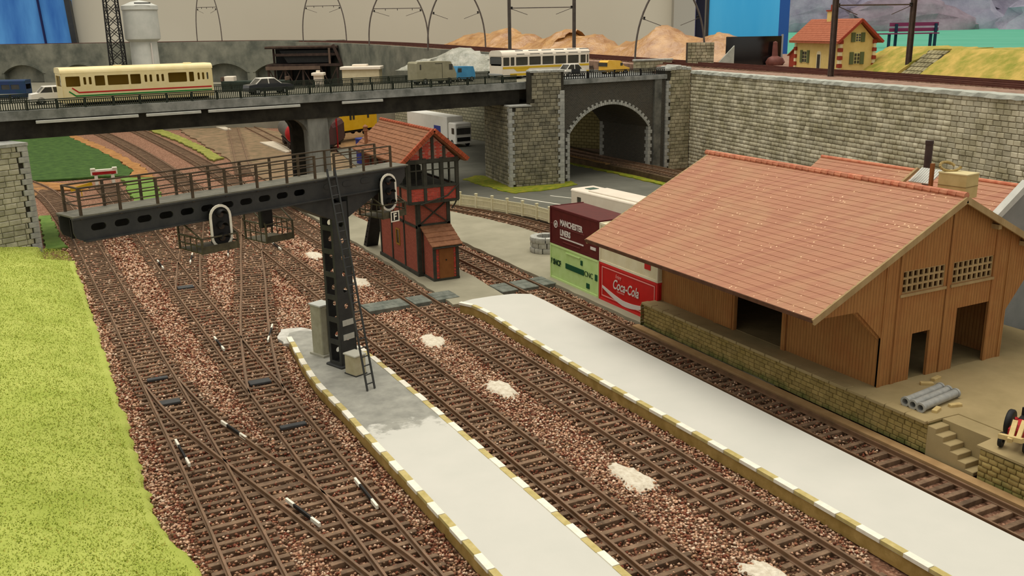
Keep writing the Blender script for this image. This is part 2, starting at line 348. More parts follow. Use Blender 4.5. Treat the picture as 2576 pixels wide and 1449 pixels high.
# grass embankment, left foreground
def grass_edge(y): return float(np.interp(y, [15, 22, 26.7, 31, 46.6, 60, 75, 78], [4.1, 3.6, 3.1, 2.3, 2.25, 2.2, 2.1, 1.9]))
def embankment():
    rg = random.Random(3); ny, nx = 150, 44; V = []; F = []
    for i in range(ny+1):
        y = 14+(78.3-14)*i/ny; e = grass_edge(y); ej = rg.uniform(-.14, .14)
        for j in range(nx+1):
            t = j/nx; x = e-t**1.2*16+ej*max(0, 1-t*12); z = -.34+2.2*(1-math.exp(-t*16/5.))*(.85+.15*math.sin(y*.23))+(.0 if j == 0 else rg.uniform(-.01, .01))+.1*math.sin(x*.9+y*.31)*min(1, t*6)
            if j == 1: z += .1
            if y > 74.4 and x > -.1: z = -.6
            V.append((x, y, z))
    for i in range(ny):
        for j in range(nx): a = i*(nx+1)+j; F.append((a, a+nx+1, a+nx+2, a+1))
    o = struct('grass_embankment', MB().add(V, F), M_grassL, 'bright green grassy embankment in the left foreground', 'embankment', smooth=80)
    # flock fibres standing on it
    n = 90000; a = RNG.random(n); ys = 20+(78-20)*RNG.random(n)**1.4; tt = RNG.random(n)
    xs = np.array([grass_edge(y) for y in ys])-.15-tt*7.5
    t = np.clip((np.array([grass_edge(y) for y in ys])-xs)/16, 0, 1)**(1/1.2)
    zs = -.34+2.2*(1-np.exp(-t*16/5.))*(.85+.15*np.sin(ys*.23))+.1*np.sin(xs*.9+ys*.31)*np.minimum(1, t*6)-.02
    an = RNG.random(n)*6.283; h = RNG.uniform(.03, .1, n); w = .03; lean = RNG.uniform(-.08, .08, (n, 2))
    B = np.c_[xs, ys, zs]; d = np.c_[np.cos(an)*w, np.sin(an)*w, np.zeros(n)]
    V = np.stack([B-d, B+d, B+np.c_[lean, h]], 1).reshape(-1, 3)
    base = np.array([lin((172, 184, 82)), lin((156, 168, 66)), lin((194, 200, 106)), lin((186, 178, 86))]); tint = np.repeat(base[RNG.choice(4, n, p=[.45, .25, .22, .08])], 3, 0)
    tag(place('grass_flock', numpy_mesh('grass_flock', V, np.arange(3*n).reshape(-1, 3), M_tint, tint), o), None, None, None, 'stuff')
embankment()
# ================================================================ tracks
RAILP = [(-.075,-.2),(.075,-.2),(.075,-.175),(.022,-.16),(.022,-.055),(.04,-.05),(.04,0),(-.04,0),(-.04,-.05),(-.022,-.055),(-.022,-.16),(-.075,-.175)]
def sweep(path, off, prof=RAILP, z=0):
    mb = MB(); n = len(prof); V = []; P = [np.array(p[:3]) if len(p) > 2 else np.array((p[0], p[1], 0.)) for p in path]
    for i, p in enumerate(P):
        d = P[min(i+1, len(P)-1)]-P[max(i-1, 0)]; d = d[:2]/np.linalg.norm(d[:2]); s = np.array((d[1], -d[0]))     # right-hand side
        for u, v in prof: V.append((p[0]+s[0]*(off+u), p[1]+s[1]*(off+u), p[2]+v+z))
    F = [tuple(range(n)), tuple(len(V)-n+k for k in range(n-1,-1,-1))]
    for i in range(len(P)-1):
        for k in range(n): q = (k+1) % n; F.append((i*n+k, i*n+n+k, i*n+n+q, i*n+q))
    return mb.add(V, F)
SLEEP = [MB().rbox(-.5, .5, -.105, .105, -.38, -.19, .012).mesh('sleeper', M_sleeper) for _ in range(1)]
def xat(path, y):
    ys = np.array([p[1] for p in path]); xs = np.array([p[0] for p in path])
    if y < ys.min()-.01 or y > ys.max()+.01: return None
    o = np.argsort(ys); return float(np.interp(y, ys[o], xs[o]))
ALLTRACKS = []
def track(label, pts, branch=(), skip=(), ymax=90, railmat=None, sl=True, z=0, spacing=.58, limit=300):
    path = spline([(p[0], p[1], (p[2] if len(p) > 2 else 0)) for p in pts], .8); ALLTRACKS.append(path)
    b = path[0]; t = thing('railway_track', label, 'track', (b[0], b[1], b[2]-.2))
    loc = (-b[0], -b[1], -b[2]+.2)
    for off in (-.7575, .7575): part('rail', sweep(path, off), railmat or M_rail, t, loc=loc)
    far = []; acc = spacing/2
    rg = random.Random(len(ALLTRACKS)); cnt = 0
    for p, q in zip(path, path[1:]):
        L = np.linalg.norm((q-p)[:2]); d = (q-p)/max(L, 1e-6)
        while acc < L:
            c = p+d*acc; acc += spacing; lo, hi = -1.2, 1.2; bad = False
            for o in skip:
                x = xat(o, c[1])
                if x is not None and abs(x-c[0]) < 2.45: bad = True
            if bad or not sl: continue
            for o in branch:
                x = xat(o, c[1])
                if x is not None and abs(x-c[0]) < 2.45: lo = min(lo, x-c[0]-1.25); hi = max(hi, x-c[0]+1.25)
            s = (d[1], -d[0]); m = (lo+hi)/2; ang = math.atan2(s[1], s[0])+rg.uniform(-.012, .012)
            pos = (c[0]+s[0]*m-b[0], c[1]+s[1]*m-b[1], c[2]+rg.uniform(-.012, .012)-b[2]+.2)
            if c[1] < ymax and cnt < limit: place('sleeper', SLEEP[0], t, pos, ang, (hi-lo, 1, 1)); cnt += 1
            else: far.append((pos, ang, hi-lo))
        acc -= L
    if far:
        mb = MB()
        for pos, ang, w in far:
            ca, sa = math.cos(ang), math.sin(ang)
            mb.box(-w/2, w/2, -.105, .105, -.38, -.19, fn=lambda x, y, z: (pos[0]+ca*x-sa*y, pos[1]+sa*x+ca*y, pos[2]+z))
        part('far_sleepers', mb, M_sleeper, t, kind='stuff')
    return t, path
def mk(pts): return spline([(p[0], p[1], 0) for p in pts], .8)
pA = [(4.46, 12), (4.46, 26), (4.43, 31), (4.33, 36), (4.16, 43), (3.98, 50), (3.85, 57), (3.6, 66), (3.35, 76), (3.05, 86), (2.5, 96), (1.7, 106), (.5, 114), (-2, 124)]
pB = [(8.75, 12), (8.62, 22), (8.52, 27), (8.42, 32), (8.3, 40), (8.15, 48), (8., 57), (7.9, 66), (7.85, 76), (7.75, 88), (7.5, 102), (7.32, 111)]
pX = [(4.18, 44.5), (4.5, 41.5), (4.95, 38.7), (5.6, 35.6), (6.4, 32.2), (7.1, 29.2), (7.75, 26.2), (8.3, 23.6), (8.62, 21)]
pC = [(8.15, 46.5), (8.55, 43.5), (8.95, 45.8), ]
pC = [(8.2, 40.5), (8.6, 43.2), (9.25, 47), (10., 51), (10.95, 55.5), (12.0, 60.3), (13.7, 68.6), (15.3, 76), (16.6, 82), (18.3, 90), (19.4, 96), (19.8, 101)]
pD = [(8., 61), (8.5, 64), (9.4, 69.4), (11., 77.5), (12.3, 84.5), (13.8, 92), (14.8, 99), (15.1, 104)]
p4 = [(15.53, 10), (15.53, 40), (15.5, 58), (15.45, 70), (15.4, 82), (15.2, 100), (14.85, 118.7), (13.9, 142), (12.1, 167), (10.5, 182)]
p5 = [(19.92, 8), (19.93, 50), (19.85, 75), (19.85, 100), (19.7, 120.6), (19.1, 140), (17.7, 168), (16.6, 182)]
p6 = [(27.0, 8), (27.02, 40), (27.03, 60), (27., 80), (27.0, 100), (28.5, 108), (31, 118), (32.9, 129.4), (34.1, 150), (34.8, 165.5)]
p7 = [(37.3, 48), (37.1, 60), (36.8, 65.2), (36.4, 68.6), (35.7, 72.5), (34.2, 77.2), (32, 82.8), (29.9, 88.5), (28.1, 95), (27.1, 102)]
pE3 = [(19.9, 92), (21.3, 104), (23.9, 120), (27.1, 138), (32, 166)]
A_, B_, X_, C_, D_, T4_, T5_, T6_, T7_ = [mk(p) for p in (pA, pB, pX, pC, pD, p4, p5, p6, p7)]
tA, _ = track('leftmost track, running along the foot of the grass embankment', pA, branch=[X_])
tB, _ = track('second track from the left, ending at the red and white buffer stop', pB, branch=[X_, C_, D_], limit=300)
tX, _ = track('crossover track linking the two leftmost tracks in the foreground', pX, skip=[A_, B_])
tC, _ = track('long crossover track passing just left of the signal mast', pC, skip=[B_, T4_, T5_])
tD, _ = track('short crossover track under the left half of the signal gantry', pD, skip=[B_, C_, T4_])
t4, _ = track('left track of the pair between the two white platforms', p4, branch=[C_])
t5, _ = track('right track of the pair between the two white platforms', p5, branch=[C_])
t6, _ = track('dark ballasted track between the right platform and goods shed', p6, branch=[T7_])
t7, _ = track('curved track along the white picket fence', p7, skip=[T6_])
tE, _ = track('rusty far track running away behind the concrete bridge', pE3, skip=[T5_])
t8, _ = track('weedy track passing out from under the stone arch', [(59.2, 60, .9), (59.5, 72, .9), (59.9, 81, .9), (59.9, 88, .9), (60, 100, .9), (60.2, 112, .9)], ymax=50)
# check rails with white painted ends, point motors' black cover plates
def check(t, p0, p1, red=False):
    b = t.location; p0 = Vector((p0[0], p0[1], -.03)); p1 = Vector((p1[0], p1[1], -.03)); d = p1-p0
    o = part('check_rail', MB().bar(p0+d*.2, p1-d*.2, .075, .13), M_black if not red else M_rail, t, loc=-b)
    for a, c in ((p0, p0+d*.24), (p1-d*.24, p1)): part('rail_tip', MB().bar(a-b, c-b, .085, .14), M_white, o, loc=b)
for t, a, c in ((tB, (7.62, 50.0), (7.68, 47.6)), (tC, (10.9, 50.6), (10.0, 47.9)), (tX, (5.75, 38.2), (6.3, 36.0)), (tA, (3.75, 37.2), (3.88, 34.6)),
                (tX, (6.42, 30.1), (6.95, 27.8)), (tB, (9.02, 30.4), (9.03, 28.0)), (tB, (7.35, 70.2), (7.4, 67.5)), (tD, (9.95, 71.2), (9.3, 68.2)), (tC, (12.6, 71.5), (12.1, 69)), (t4, (16.0, 72), (16.0, 69))):
    check(t, a, c, False)
M_plate = mat('cover_plate', (62, 62, 62), (72, 72, 70), 3, .7)
for t, x, y, w, l in ((tA, 4.15, 41.9, .95, .5), (tA, 4.1, 45.3, .95, .3), (tB, 8.3, 42.4, 1., .55), (tB, 8., 62, 1., .6), (tB, 8.36, 36.6, 1.1, .3)):
    part('cover_plate', MB().rbox(x-w/2, x+w/2, y-l/2, y+l/2, -.2, -.1, .02), M_plate, t, loc=-t.location)
# board crossings
def boards(label, rows, y0, y1, skew=.25):
    t = thing('board_crossing', label, 'crossing', ((rows[0][0]+rows[-1][1])/2, y0, -.3)); b = t.location
    for x0, x1 in rows:
        n = 3; dy = (y1-y0)/n
        for i in range(n):
            part('plank', MB().rbox(x0, x1, y0+i*dy+.02, y0+(i+1)*dy-.02, -.3, -.02+random.uniform(-.015, .015), .02, fn=lambda x, y, z: (x-b[0], y+(x-rows[0][0])*skew*.15-b[1], z-b[2])), M_boards, t)
boards('grey board crossing over the two tracks beside the signal box', [(16.45, 19.0), (19.32, 20.45), (20.8, 22.3)], 50.2, 51.9)
boards('grey board crossing over the track left of the containers', [(25.0, 26.1), (26.42, 27.6), (27.95, 28.9)], 49.9, 51.9)
# ================================================================ loose ballast stones
def in_poly(x, y, poly):
    c = np.zeros(len(x), bool); n = len(poly)
    for i in range(n):
        (x0, y0), (x1, y1) = poly[i], poly[(i+1) % n]
        if y0 == y1: continue
        c ^= ((y0 > y) != (y1 > y)) & (x < (x1-x0)*(y-y0)/(y1-y0)+x0)
    return c
P1 = [(10.81, 46.87), (10.63, 44.86), (10.44, 43.0), (10.3, 41), (10.24, 39.5), (10.28, 37.6), (10.33, 35.9), (10.33, 34.2), (10.36, 32.3), (10.4, 29), (10.43, 24), (10.44, 12),
      (13.92, 12), (13.92, 24), (13.9, 29), (13.86, 34.5), (13.82, 38), (13.76, 41.5), (13.66, 43.6), (13.3, 45.6), (12.6, 47.0), (11.7, 47.7), (11.1, 47.6)]
P2 = [(21.2, 48.1), (21.62, 47.2), (21.76, 45.6), (21.74, 44.2), (21.64, 41.9), (21.6, 38.3), (21.54, 34.6), (21.6, 31), (21.7, 26), (21.75, 20), (21.76, 10), (25.5, 10), (25.5, 24), (25.55, 36), (25.75, 46), (25.7, 47.6), (24.8, 48.2), (23.5, 48.4), (22.2, 48.4)]
def scatter_ballast():
    s = .098; gx, gy = np.meshgrid(np.arange(1.5, 29.2, s), np.arange(15, 84, s)); x = gx.ravel()+RNG.uniform(-.05, .05, gx.size); y = gy.ravel()+RNG.uniform(-.05, .05, gx.size)
    keep = RNG.random(len(x)) < np.interp(y, [15, 42, 60, 84], [1, .95, .5, .2])
    e = np.interp(y, [15, 22, 26.7, 31, 46.6, 60, 75, 78, 84], [4.1, 3.6, 3.1, 2.3, 2.25, 2.2, 2.1, 1.2, 1.2]); keep &= x > e-.05
    keep &= ~in_poly(x, y, P1) & ~in_poly(x, y, P2) & ~((x > 21.6) & (x < 25.1) & (y > 49)) & (x < 28.8)
    # inside the camera's view with a margin to the sides
    keep &= (x > (y*-.02)) & (x/y < .95+.25)
    x, y = x[keep], y[keep]
    q = np.array([p for p in spline([(p[0], p[1], 0) for p in p7], .16) if 50 < p[1] < 92]); k7 = 9; q7 = np.repeat(q, k7, 0); q7 = q7[:, :2]+np.c_[RNG.uniform(-1.5, 1.5, len(q7)), RNG.uniform(-.2, .2, len(q7))]
    x, y = np.r_[x, q7[:, 0]], np.r_[y, q7[:, 1]]
    dmin = np.full(len(x), 9.); 
    for path in (A_, B_, X_, C_, D_, T4_, T5_, T6_, T7_):
        ys = np.array([p[1] for p in path]); xs = np.array([p[0] for p in path]); o = np.argsort(ys); sl = np.gradient(xs[o], ys[o])
        d = np.abs(np.interp(y, ys[o], xs[o], left=99, right=99)-x)*np.cos(np.arctan(np.interp(y, ys[o], sl))); dmin = np.minimum(dmin, d)
    keep = (np.abs(dmin-.7575) > .07) & ~((dmin < 1.25) & (RNG.random(len(x)) < .28)); x, y, dmin = x[keep], y[keep], dmin[keep]
    n = len(x); z = np.where(dmin < 1.3, RNG.uniform(-.37, -.2, n), RNG.uniform(-.34, -.24, n))
    far = np.interp(y, [15, 42, 84], [1, 1.1, 1.7]); r = RNG.uniform(.042, .078, n)*far
    base = np.array([(1,0,0),(-1,0,0),(0,1,0),(0,-1,0),(0,0,1),(0,0,-1)], float); T = np.array([(0,2,4),(2,1,4),(1,3,4),(3,0,4),(2,0,5),(1,2,5),(3,1,5),(0,3,5)])
    sc = np.stack([r*RNG.uniform(.75, 1.35, n), r*RNG.uniform(.75, 1.35, n), r*RNG.uniform(.55, .9, n)], 1); a = RNG.random(n)*6.283; tl = RNG.uniform(-.5, .5, n)
    V = base[None]*sc[:, None]*RNG.uniform(.8, 1.2, (n, 6, 1)); xx = V[..., 0]*np.cos(tl)[:, None]-V[..., 2]*np.sin(tl)[:, None]; zz = V[..., 0]*np.sin(tl)[:, None]+V[..., 2]*np.cos(tl)[:, None]
    ca, sa = np.cos(a)[:, None], np.sin(a)[:, None]; X = xx*ca-V[..., 1]*sa+x[:, None]; Y = xx*sa+V[..., 1]*ca+y[:, None]; Z = zz+z[:, None]
    VV = np.stack([X, Y, Z], -1).reshape(-1, 3); TT = (T[None]+6*np.arange(n)[:, None, None]).reshape(-1, 3)
    pal = np.array([lin(c) for c in ((230, 190, 158), (208, 162, 130), (160, 106, 80), (134, 76, 56), (240, 212, 182), (144, 114, 88), (190, 148, 112), (116, 90, 66))])
    f = .5+.5*np.sin(x*.8+np.sin(y*.37)*2)*np.sin(y*.45+x*.3)                       # red paint patches, broad
    w = np.stack([.25-.1*f, .21+0*f, .1+.12*f, .04+.14*f, .16-.06*f, .1-.02*f, .12-.04*f, .06+0*f], 1)
    dark = ((x > 25.6) | (dmin < 1.3))[:, None]; w = np.where(dark, w*np.array([.5, .8, 1.1, 1.2, .35, 2.2, 1.2, 2.2]), w); w /= w.sum(1, keepdims=True)
    idx = (RNG.random(n)[:, None] > np.cumsum(w, 1)).sum(1).clip(0, 7); tint = np.repeat(pal[idx]*RNG.uniform(.66, .98, (n, 1)), 6, 0)
    o = place('ballast_stones', numpy_mesh('ballast_stones', VV, TT, M_tint, tint)); tag(o, 'loose pink, red and brown ballast chippings between all the tracks', 'ballast', None, 'stuff'); return n
NST = scatter_ballast()
def white_patch(x, y, rx, ry, label, seed):
    rg = random.Random(seed); mb = MB(); n = 26; rings = [(0, .09), (.4, .085), (.75, .05), (1., -.08)]; V = [(0, 0, .09)]; F = []
    ph = [rg.uniform(.8, 1.2) for _ in range(n)]
    for k, (q, z) in enumerate(rings[1:]):
        for i in range(n): t = 6.2832*i/n; V.append((rx*q*ph[i]*math.cos(t), ry*q*ph[i]*math.sin(t), z+rg.uniform(-.025, .025)))
    for i in range(n):
        j = (i+1) % n; F.append((0, 1+i, 1+j))
        for k in range(2): F.append((1+k*n+i, 1+k*n+n+i, 1+k*n+n+j, 1+k*n+j))
    tag(place('plaster_patch', mb.add(V, F).mesh('plaster_patch', mat('white_plaster', (232, 222, 200), (206, 192, 168), 5, .95, .9, 16)), None, (x, y, -.24)), label, 'plaster patch', 'white plaster patches')
for i, (x, y, lab) in enumerate(((17.9, 66.8, 'farthest white plaster patch, left of the signal mast'), (18.4, 57.7, 'white plaster patch just right of the signal mast'), (17.85, 44.1, 'white plaster patch in front of the board crossing'),
        (17.95, 36.2, 'white plaster patch midway between the two platforms'), (18.15, 26.0, 'large white plaster patch in the foreground between the platforms'), (18.0, 18.4, 'nearest white plaster patch, cut by the bottom of the picture'))):
    white_patch(x, y, .62, 1.25, lab, i)
# ================================================================ platforms
def platmat(name, ysplit):
    nt = NT(name); setup(nt, .75, .3, 0); pos = nt.n('ShaderNodeNewGeometry').outputs['Position']; sp = nt.n('ShaderNodeSeparateXYZ'); nt.l(pos, sp.inputs[0])
    nz = noise(nt, 1.1); a = nt.n('ShaderNodeMath', operation='MULTIPLY_ADD'); a.inputs[1].default_value = 5.; nt.l(nz, a.inputs[0]); nt.l(sp.outputs[1], a.inputs[2])
    mr = nt.n('ShaderNodeMapRange'); mr.inputs[1].default_value = ysplit+2.3; mr.inputs[2].default_value = ysplit+2.9; nt.l(a.outputs[0], mr.inputs[0])
    paint = ramp(nt, noise(nt, .5), [(.35, (198, 195, 183)), (.7, (203, 199, 187))]); raw = ramp(nt, noise(nt, 1.3), [(.3, (132, 130, 120)), (.7, (166, 163, 150))])
    nt.l(mixc(nt, mr.outputs[0], paint, raw), nt.b.inputs['Base Color']); bump(nt, noise(nt, 12), .06, .03); MATS[name] = nt.m; return nt.m
M_edge_o = mat('ochre_edge', (176, 158, 96), (196, 178, 120), 3, .85)
def platform(label, poly, ytop, splits, m, rag_face=None):
    b = (sum(p[0] for p in poly)/len(poly), 30, -.32); t = thing('platform', label, 'platform', b)
    part('deck', MB().prism(poly, .2, .33, fn=lambda x, y, z: (x-b[0], y-b[1], z-b[2])), m, t)
    cx = b[0]; ins = [(p[0]+(.06 if p[0] < cx else -.06), p[1]) for p in poly]
    part('side_wall', MB().prism(ins, -.32, .2, fn=lambda x, y, z: (x-b[0], y-b[1], z-b[2])), M_ochre, t)
    for pts, ph in splits:                                       # edge stones, alternately white and ochre
        path = spline([(p[0], p[1], 0) for p in pts], .1); acc = 0; k = 0; seg = .87; cur = [path[0]]
        for p, q in zip(path, path[1:]):
            acc += np.linalg.norm(q-p); cur.append(q)
            if acc >= seg:
                a, c = Vector(cur[0]), Vector(cur[-1]); d = (c-a).normalized(); white = (k+ph) % 2 == 0; w = .26 if white else .24
                s = Vector((-d.y, d.x, 0)); s = s if (Vector((cx, a.y, 0))-a).dot(s) > 0 else -s
                o = s*(w/2-(.05 if white else .02)); z = .3 if white else .285; bb = Vector(b)
                part('edge_stone', MB().bar(a+o+Vector((0, 0, z))-bb+d*.012, c+o+Vector((0, 0, z))-bb-d*.012, w, .13), M_white if white else M_edge_o, t)
                k += 1; acc = 0; cur = [q]
    return t
plat1 = platform('narrow white island platform carrying the signal mast', P1, 47, [(P1[:12], 0), ([P1[18], P1[17], P1[16], P1[15], P1[14], P1[13], P1[12]], 0)], platmat('platform_paint', 33.2))
plat2 = platform('broad white platform beside the goods shed track', P2, 48, [(P2[:11], 0)], platmat('platform_paint_wide', 70))
tag(place('plaster_patch', MB().prism(ragged([(10.7, 47.3), (11.6, 46.9), (12.8, 47.2), (12.9, 48.4), (12.2, 49.6), (11.2, 49.7), (10.6, 48.6)], .3, .08), -.32, -.1).mesh('plaster_patch', mat('grey_plaster', (176, 172, 160), (206, 202, 190), 2, .9, .5, 10))),
    'grey plaster blob at the far tip of the island platform', 'plaster patch')
# ================================================================ signal gantry
GX, GY, GZ, GA = 12.18, 41.53, .33, R(20.97)
g = thing('signal_gantry', 'dark grey cantilever signal gantry with railed walkway over the left tracks', 'signal gantry', (GX, GY, GZ), GA)
mz = 8.2
def circ(cx, cy, r, n=12): return [(cx+r*math.cos(6.2832*i/n), cy+r*math.sin(6.2832*i/n)) for i in range(n)]
hz = [.62+.78*i for i in range(9)]
fp = MB().prism(rect(-.45, .45, 0, 7.9), -.45, -.4, 'y', holes=[circ(0.02, z, .13) for z in hz])
mast = part('mast', fp, M_gantry, g)
part('mast_plate', MB().prism(rect(-.45, .45, 0, 7.9), .4, .45, 'y', holes=[circ(0.02, z, .13) for z in hz]), M_gantry, mast)
for sx in (-1, 1):
    hs = [rect(-.3, .3, .25+1.1*i, 1.1+1.1*i) for i in range(7)]
    part('mast_side', MB().prism(rect(-.45, .45, 0, 7.9), sx*.45-.03, sx*.45+.03, 'x', holes=hs), M_gantry, mast)
part('base_plate', MB().rbox(-.62, .62, -.6, .6, -.02, .1, .03), M_gantry, g)
for z in (1.02, 1.72): part('number_plate', MB().box(-.28, .36, -.475, -.45, z+.3, z+.58), mat('tag_grey', (168, 166, 156), (184, 180, 168), 6), g)
z0, z1 = mz, 9.1
outline = [(-11.7, z0), (3.35, z0), (3.7, z0+.1), (3.95, z0+.4), (3.95, z1), (-12.05, z1), (-12.05, z0+.35)]+[(-11.98, z0+.15)]
holes = [stadium(-11.12+.892*i, 8.66, .58, .26, 5) for i in range(11)]
for s, nm in ((-1, 'front_girder'), (1, 'back_girder')):
    y = s*.55; o = part(nm, MB().prism(outline, y-.03, y+.03, 'y', holes=holes), M_gantry, g)
    part('top_flange', MB().box(-12.05, 3.95, y-.14, y+.1, z1-.06, z1), M_gantry, o)
    part('bottom_flange', MB().box(-11.7, 3.4, y-.14, y+.1, z0-.03, z0+.03), M_gantry, o)
for x in (.3, 1.35, 2.4): part('pressed_panel', MB().prism(stadium(x-.9, 8.72, .6, .24, 5), -.6, -.575, 'y'), M_gantry, g)
part('inner_web', MB().box(-11.9, 3.9, -.02, .02, z0+.05, z1-.1), M_black, g)
part('walkway', MB().box(-12.05, 4.1, -.68, .72, z1, z1+.06), M_walk, g)
for sx in (-1, 1):
    part('gusset', MB().prism([(sx*.45, 7.15), (sx*2.6, 8.15), (sx*2.6, 8.2), (sx*.45, 8.2)], -.5, .5, 'y'), M_gantry, g)
RT = z1+.06
def railing(y, xs, name):
    o = part(name, MB().bar((xs[0], y, RT+.98), (xs[-1], y, RT+.98), .07, .06), M_railing, g)
    for k in (.33, .66): part('rail', MB().bar((xs[0], y, RT+k), (xs[-1], y, RT+k), .04, .04), M_railing, o)
    for x in xs: part('post', MB().box(x-.045, x+.045, y-.045, y+.045, RT-.15, RT+1.0), M_railing, o)
railing(-.62, [-11.72+1.482*i for i in range(8)], 'front_railing')
railing(-.62, [-.27, 1.4, 3.05], 'front_railing')
railing(.66, [-11.72+1.49*i for i in range(11)], 'back_railing')
eo = part('end_railing', MB().bar((-11.72, -.62, RT+.98), (-11.72, .66, RT+.98), .06), M_railing, g)
for k in (.33, .66): part('rail', MB().bar((-11.72, -.62, RT+k), (-11.72, .66, RT+k), .04), M_railing, eo)
# ladder
la = part('ladder', MB().bar((-.72, -.66, RT+.35), (-1.62, -3.66, .02), .07, .09), M_gantry, g)
part('stile', MB().bar((-.30, -.66, RT+.35), (-1.2, -3.66, .02), .07, .09), M_gantry, la)
for i in range(24):
    t = .04+i*.0405; a = Vector((-.72, -.66, RT+.35)).lerp(Vector((-1.62, -3.66, .02)), t); part('rung', MB().cyl(a, a+Vector((.42, 0, 0)), .03, n=6), M_gantry, la)
M_cage = mat('olive_steel', (62, 56, 42), (84, 78, 58), 3, .75)
def signal(parent, x, y, zc, lab, w=.92, h=1.72, back=False):
    o = part('signal_head', MB().prism(stadium(x, zc, w, h, 10), y-.05, y+.03, 'y'), M_black, parent, label=lab)
    ring = MB().prism(stadium(x, zc, w+.06, h+.06, 10), y-.085, y-.04, 'y', holes=[stadium(x, zc, w-.14, h-.14, 10)])
    part('white_border', ring, M_white, o)
    for k in (.5, .02, -.46):
        part('lens', MB().cyl((x, y-.06, zc+k), (x, y-.1, zc+k), .14, n=14), mat('dark_lens', (40, 12, 12), (12, 14, 12), 4, .2, spec=.6), o)
        part('hood', MB().prism(arc(x, zc+k, .2, 0, 180, 8)+arc(x, zc+k, .165, 180, 0, 8), y-.36, y-.04, 'y'), M_black, o)
    part('case', MB().rbox(x-.3, x+.3, y+.03, y+.35, zc-.7, zc+.7, .04), M_black, o)
    return o
def cage(parent, x0, x1, y0, y1, zb, zt, top):
    o = part('service_cage', MB().box(x0, x1, y0, y1, zb, zb+.06), M_cage, parent)
    for x in (x0, x1):
        part('cage_side', MB().bar((x, y0, zt), (x, y1, zt), .06).bar((x, y0, (zb+zt)/2), (x, y1, (zb+zt)/2), .05), M_cage, o)
        for y in (y0, y1): part('hanger', MB().bar((x, y, zb), (x, y, zt if y == y0 else top), .07), M_cage, o)
        n = 4
        for i in range(1, n):
            y = y0+(y1-y0)*i/n; part('bar', MB().bar((x, y, zb), (x, y, zt), .035), M_cage, o)
        part('brace', MB().bar((x, y0, zt), (x, y1, top), .05), M_cage, o)
    part('kick_plate', MB().box(x0, x1, y0-.02, y0+.02, zb, zb+.3), M_cage, o)
    part('cage_rail', MB().bar((x0, y0, zt), (x1, y0, zt), .05), M_cage, o)
    return o
cage(g, -7.45, -5.85, -1.25, .5, 6.98, 7.6, 8.2); signal(g, -6.4, -.95, 7.93, 'left signal head with white oval border')
cage(g, -3.25, -1.85, .65, 2.3, 6.4, 7.25, 8.2)
part('signal_head', MB().rbox(-3.35, -2.75, .75, 1.05, 7.1, 8.3, .05), M_black, g, label='signal head seen from behind')
cage(g, 2.0, 3.4, -1.1, .6, 6.85, 7.5, 8.2); signal(g, 2.62, -.8, 8.03, 'right signal head with white oval border')
fpl = part('letter_plate', MB().box(2.38, 2.9, -1.2, -1.16, 6.66, 7.16), M_black, g, label='small black plate lettered F')
part('plate_border', MB().prism(rect(2.38, 2.9, 6.66, 7.16), -1.22, -1.2, 'y', holes=[rect(2.43, 2.85, 6.71, 7.11)]), M_white, fpl)
text('lettering', 'F', .46, M_white, fpl, (2.52, -1.22, 6.75), 0, bold=.012)
# cabinets at the mast foot
c = thing('equipment_cabinet', 'tall grey equipment cabinet behind the signal mast', 'cabinet', (11.75, 43.4, .33), GA)
part('body', MB().rbox(-.36, .36, -.42, .42, .1, 2.55, .04), mat('cabinet_grey', (150, 146, 124), (168, 164, 142), 2, .8), c); part('plinth', MB().box(-.45, .45, -.55, .55, 0, .1), mat('plinth_grey', (160, 156, 140)), c)
part('door_seam', MB().box(-.02, .02, -.435, -.42, .2, 2.4), mat('seam_grey', (110, 106, 90)), c); part('roof', MB().box(-.4, .4, -.46, .46, 2.55, 2.62), mat('cabinet_top', (186, 186, 176)), c)
c = thing('relay_box', 'small beige relay box at the right foot of the signal mast', 'cabinet', (12.25, 39.95, .33), GA)
part('body', MB().rbox(-.32, .32, -.4, .4, .05, .95, .05), mat('relay_beige', (172, 160, 128), (188, 178, 148), 2, .8), c); part('lid', MB().rbox(-.36, .36, -.44, .44, .95, 1.02, .02), mat('relay_top', (190, 186, 170)), c); part('foot', MB().box(-.34, .34, -.42, .42, 0, .05), M_gantry, c)
# ================================================================ signal box
M_timber = mat('dark_timber', (52, 52, 44), (68, 66, 56), 2, .8, .2, 20)
M_brickflat = brickmat('small_red_brick', (164, 88, 70), (150, 78, 62), (126, 74, 60), .30, .115, .012, bmp=.35)
M_brick = mat('red_brick', (196, 76, 60), (178, 66, 52), 5, .8, rnd=.2)
M_mortar = mat('pink_mortar', (186, 130, 112), (170, 116, 100), 4)
M_tile = mat('brown_roof_tile', (122, 80, 54), (144, 98, 68), 3, .8, .3, 14, rnd=.08)
M_verge = mat('orange_verge_tile', (146, 66, 38), (168, 84, 52), 4, .7, rnd=.12)
M_glass = mat('dark_glass', (34, 34, 30), (58, 56, 48), 2, .15, spec=.6)
M_door = mat('brown_door', (124, 74, 36), (138, 86, 44), 2, .7)
s = thing('signal_box', 'half-timbered red brick signal box with overhanging upper floor', 'signal box', (22.05, 56.3, -.06))
part('plinth', MB().box(-.12, 2.42, -.1, 7.4, 0, .22), M_timber, s)
lw = part('lower_storey', MB().box(0, 2.3, 0, 7.3, .2, 5.05), M_brickflat, s)
for y in (.09, 2.45, 4.85, 7.2): part('stud', MB().box(-.06, .02, y-.09, y+.09, .2, 5.), M_timber, lw)
for z in (3.3,): part('rail', MB().box(-.06, .02, 0, 7.3, z-.09, z+.09), M_timber, lw)
for x in (.1, 2.2): part('stud', MB().box(x-.12, x+.12, -.07, .02, .2, 5.), M_timber, lw)
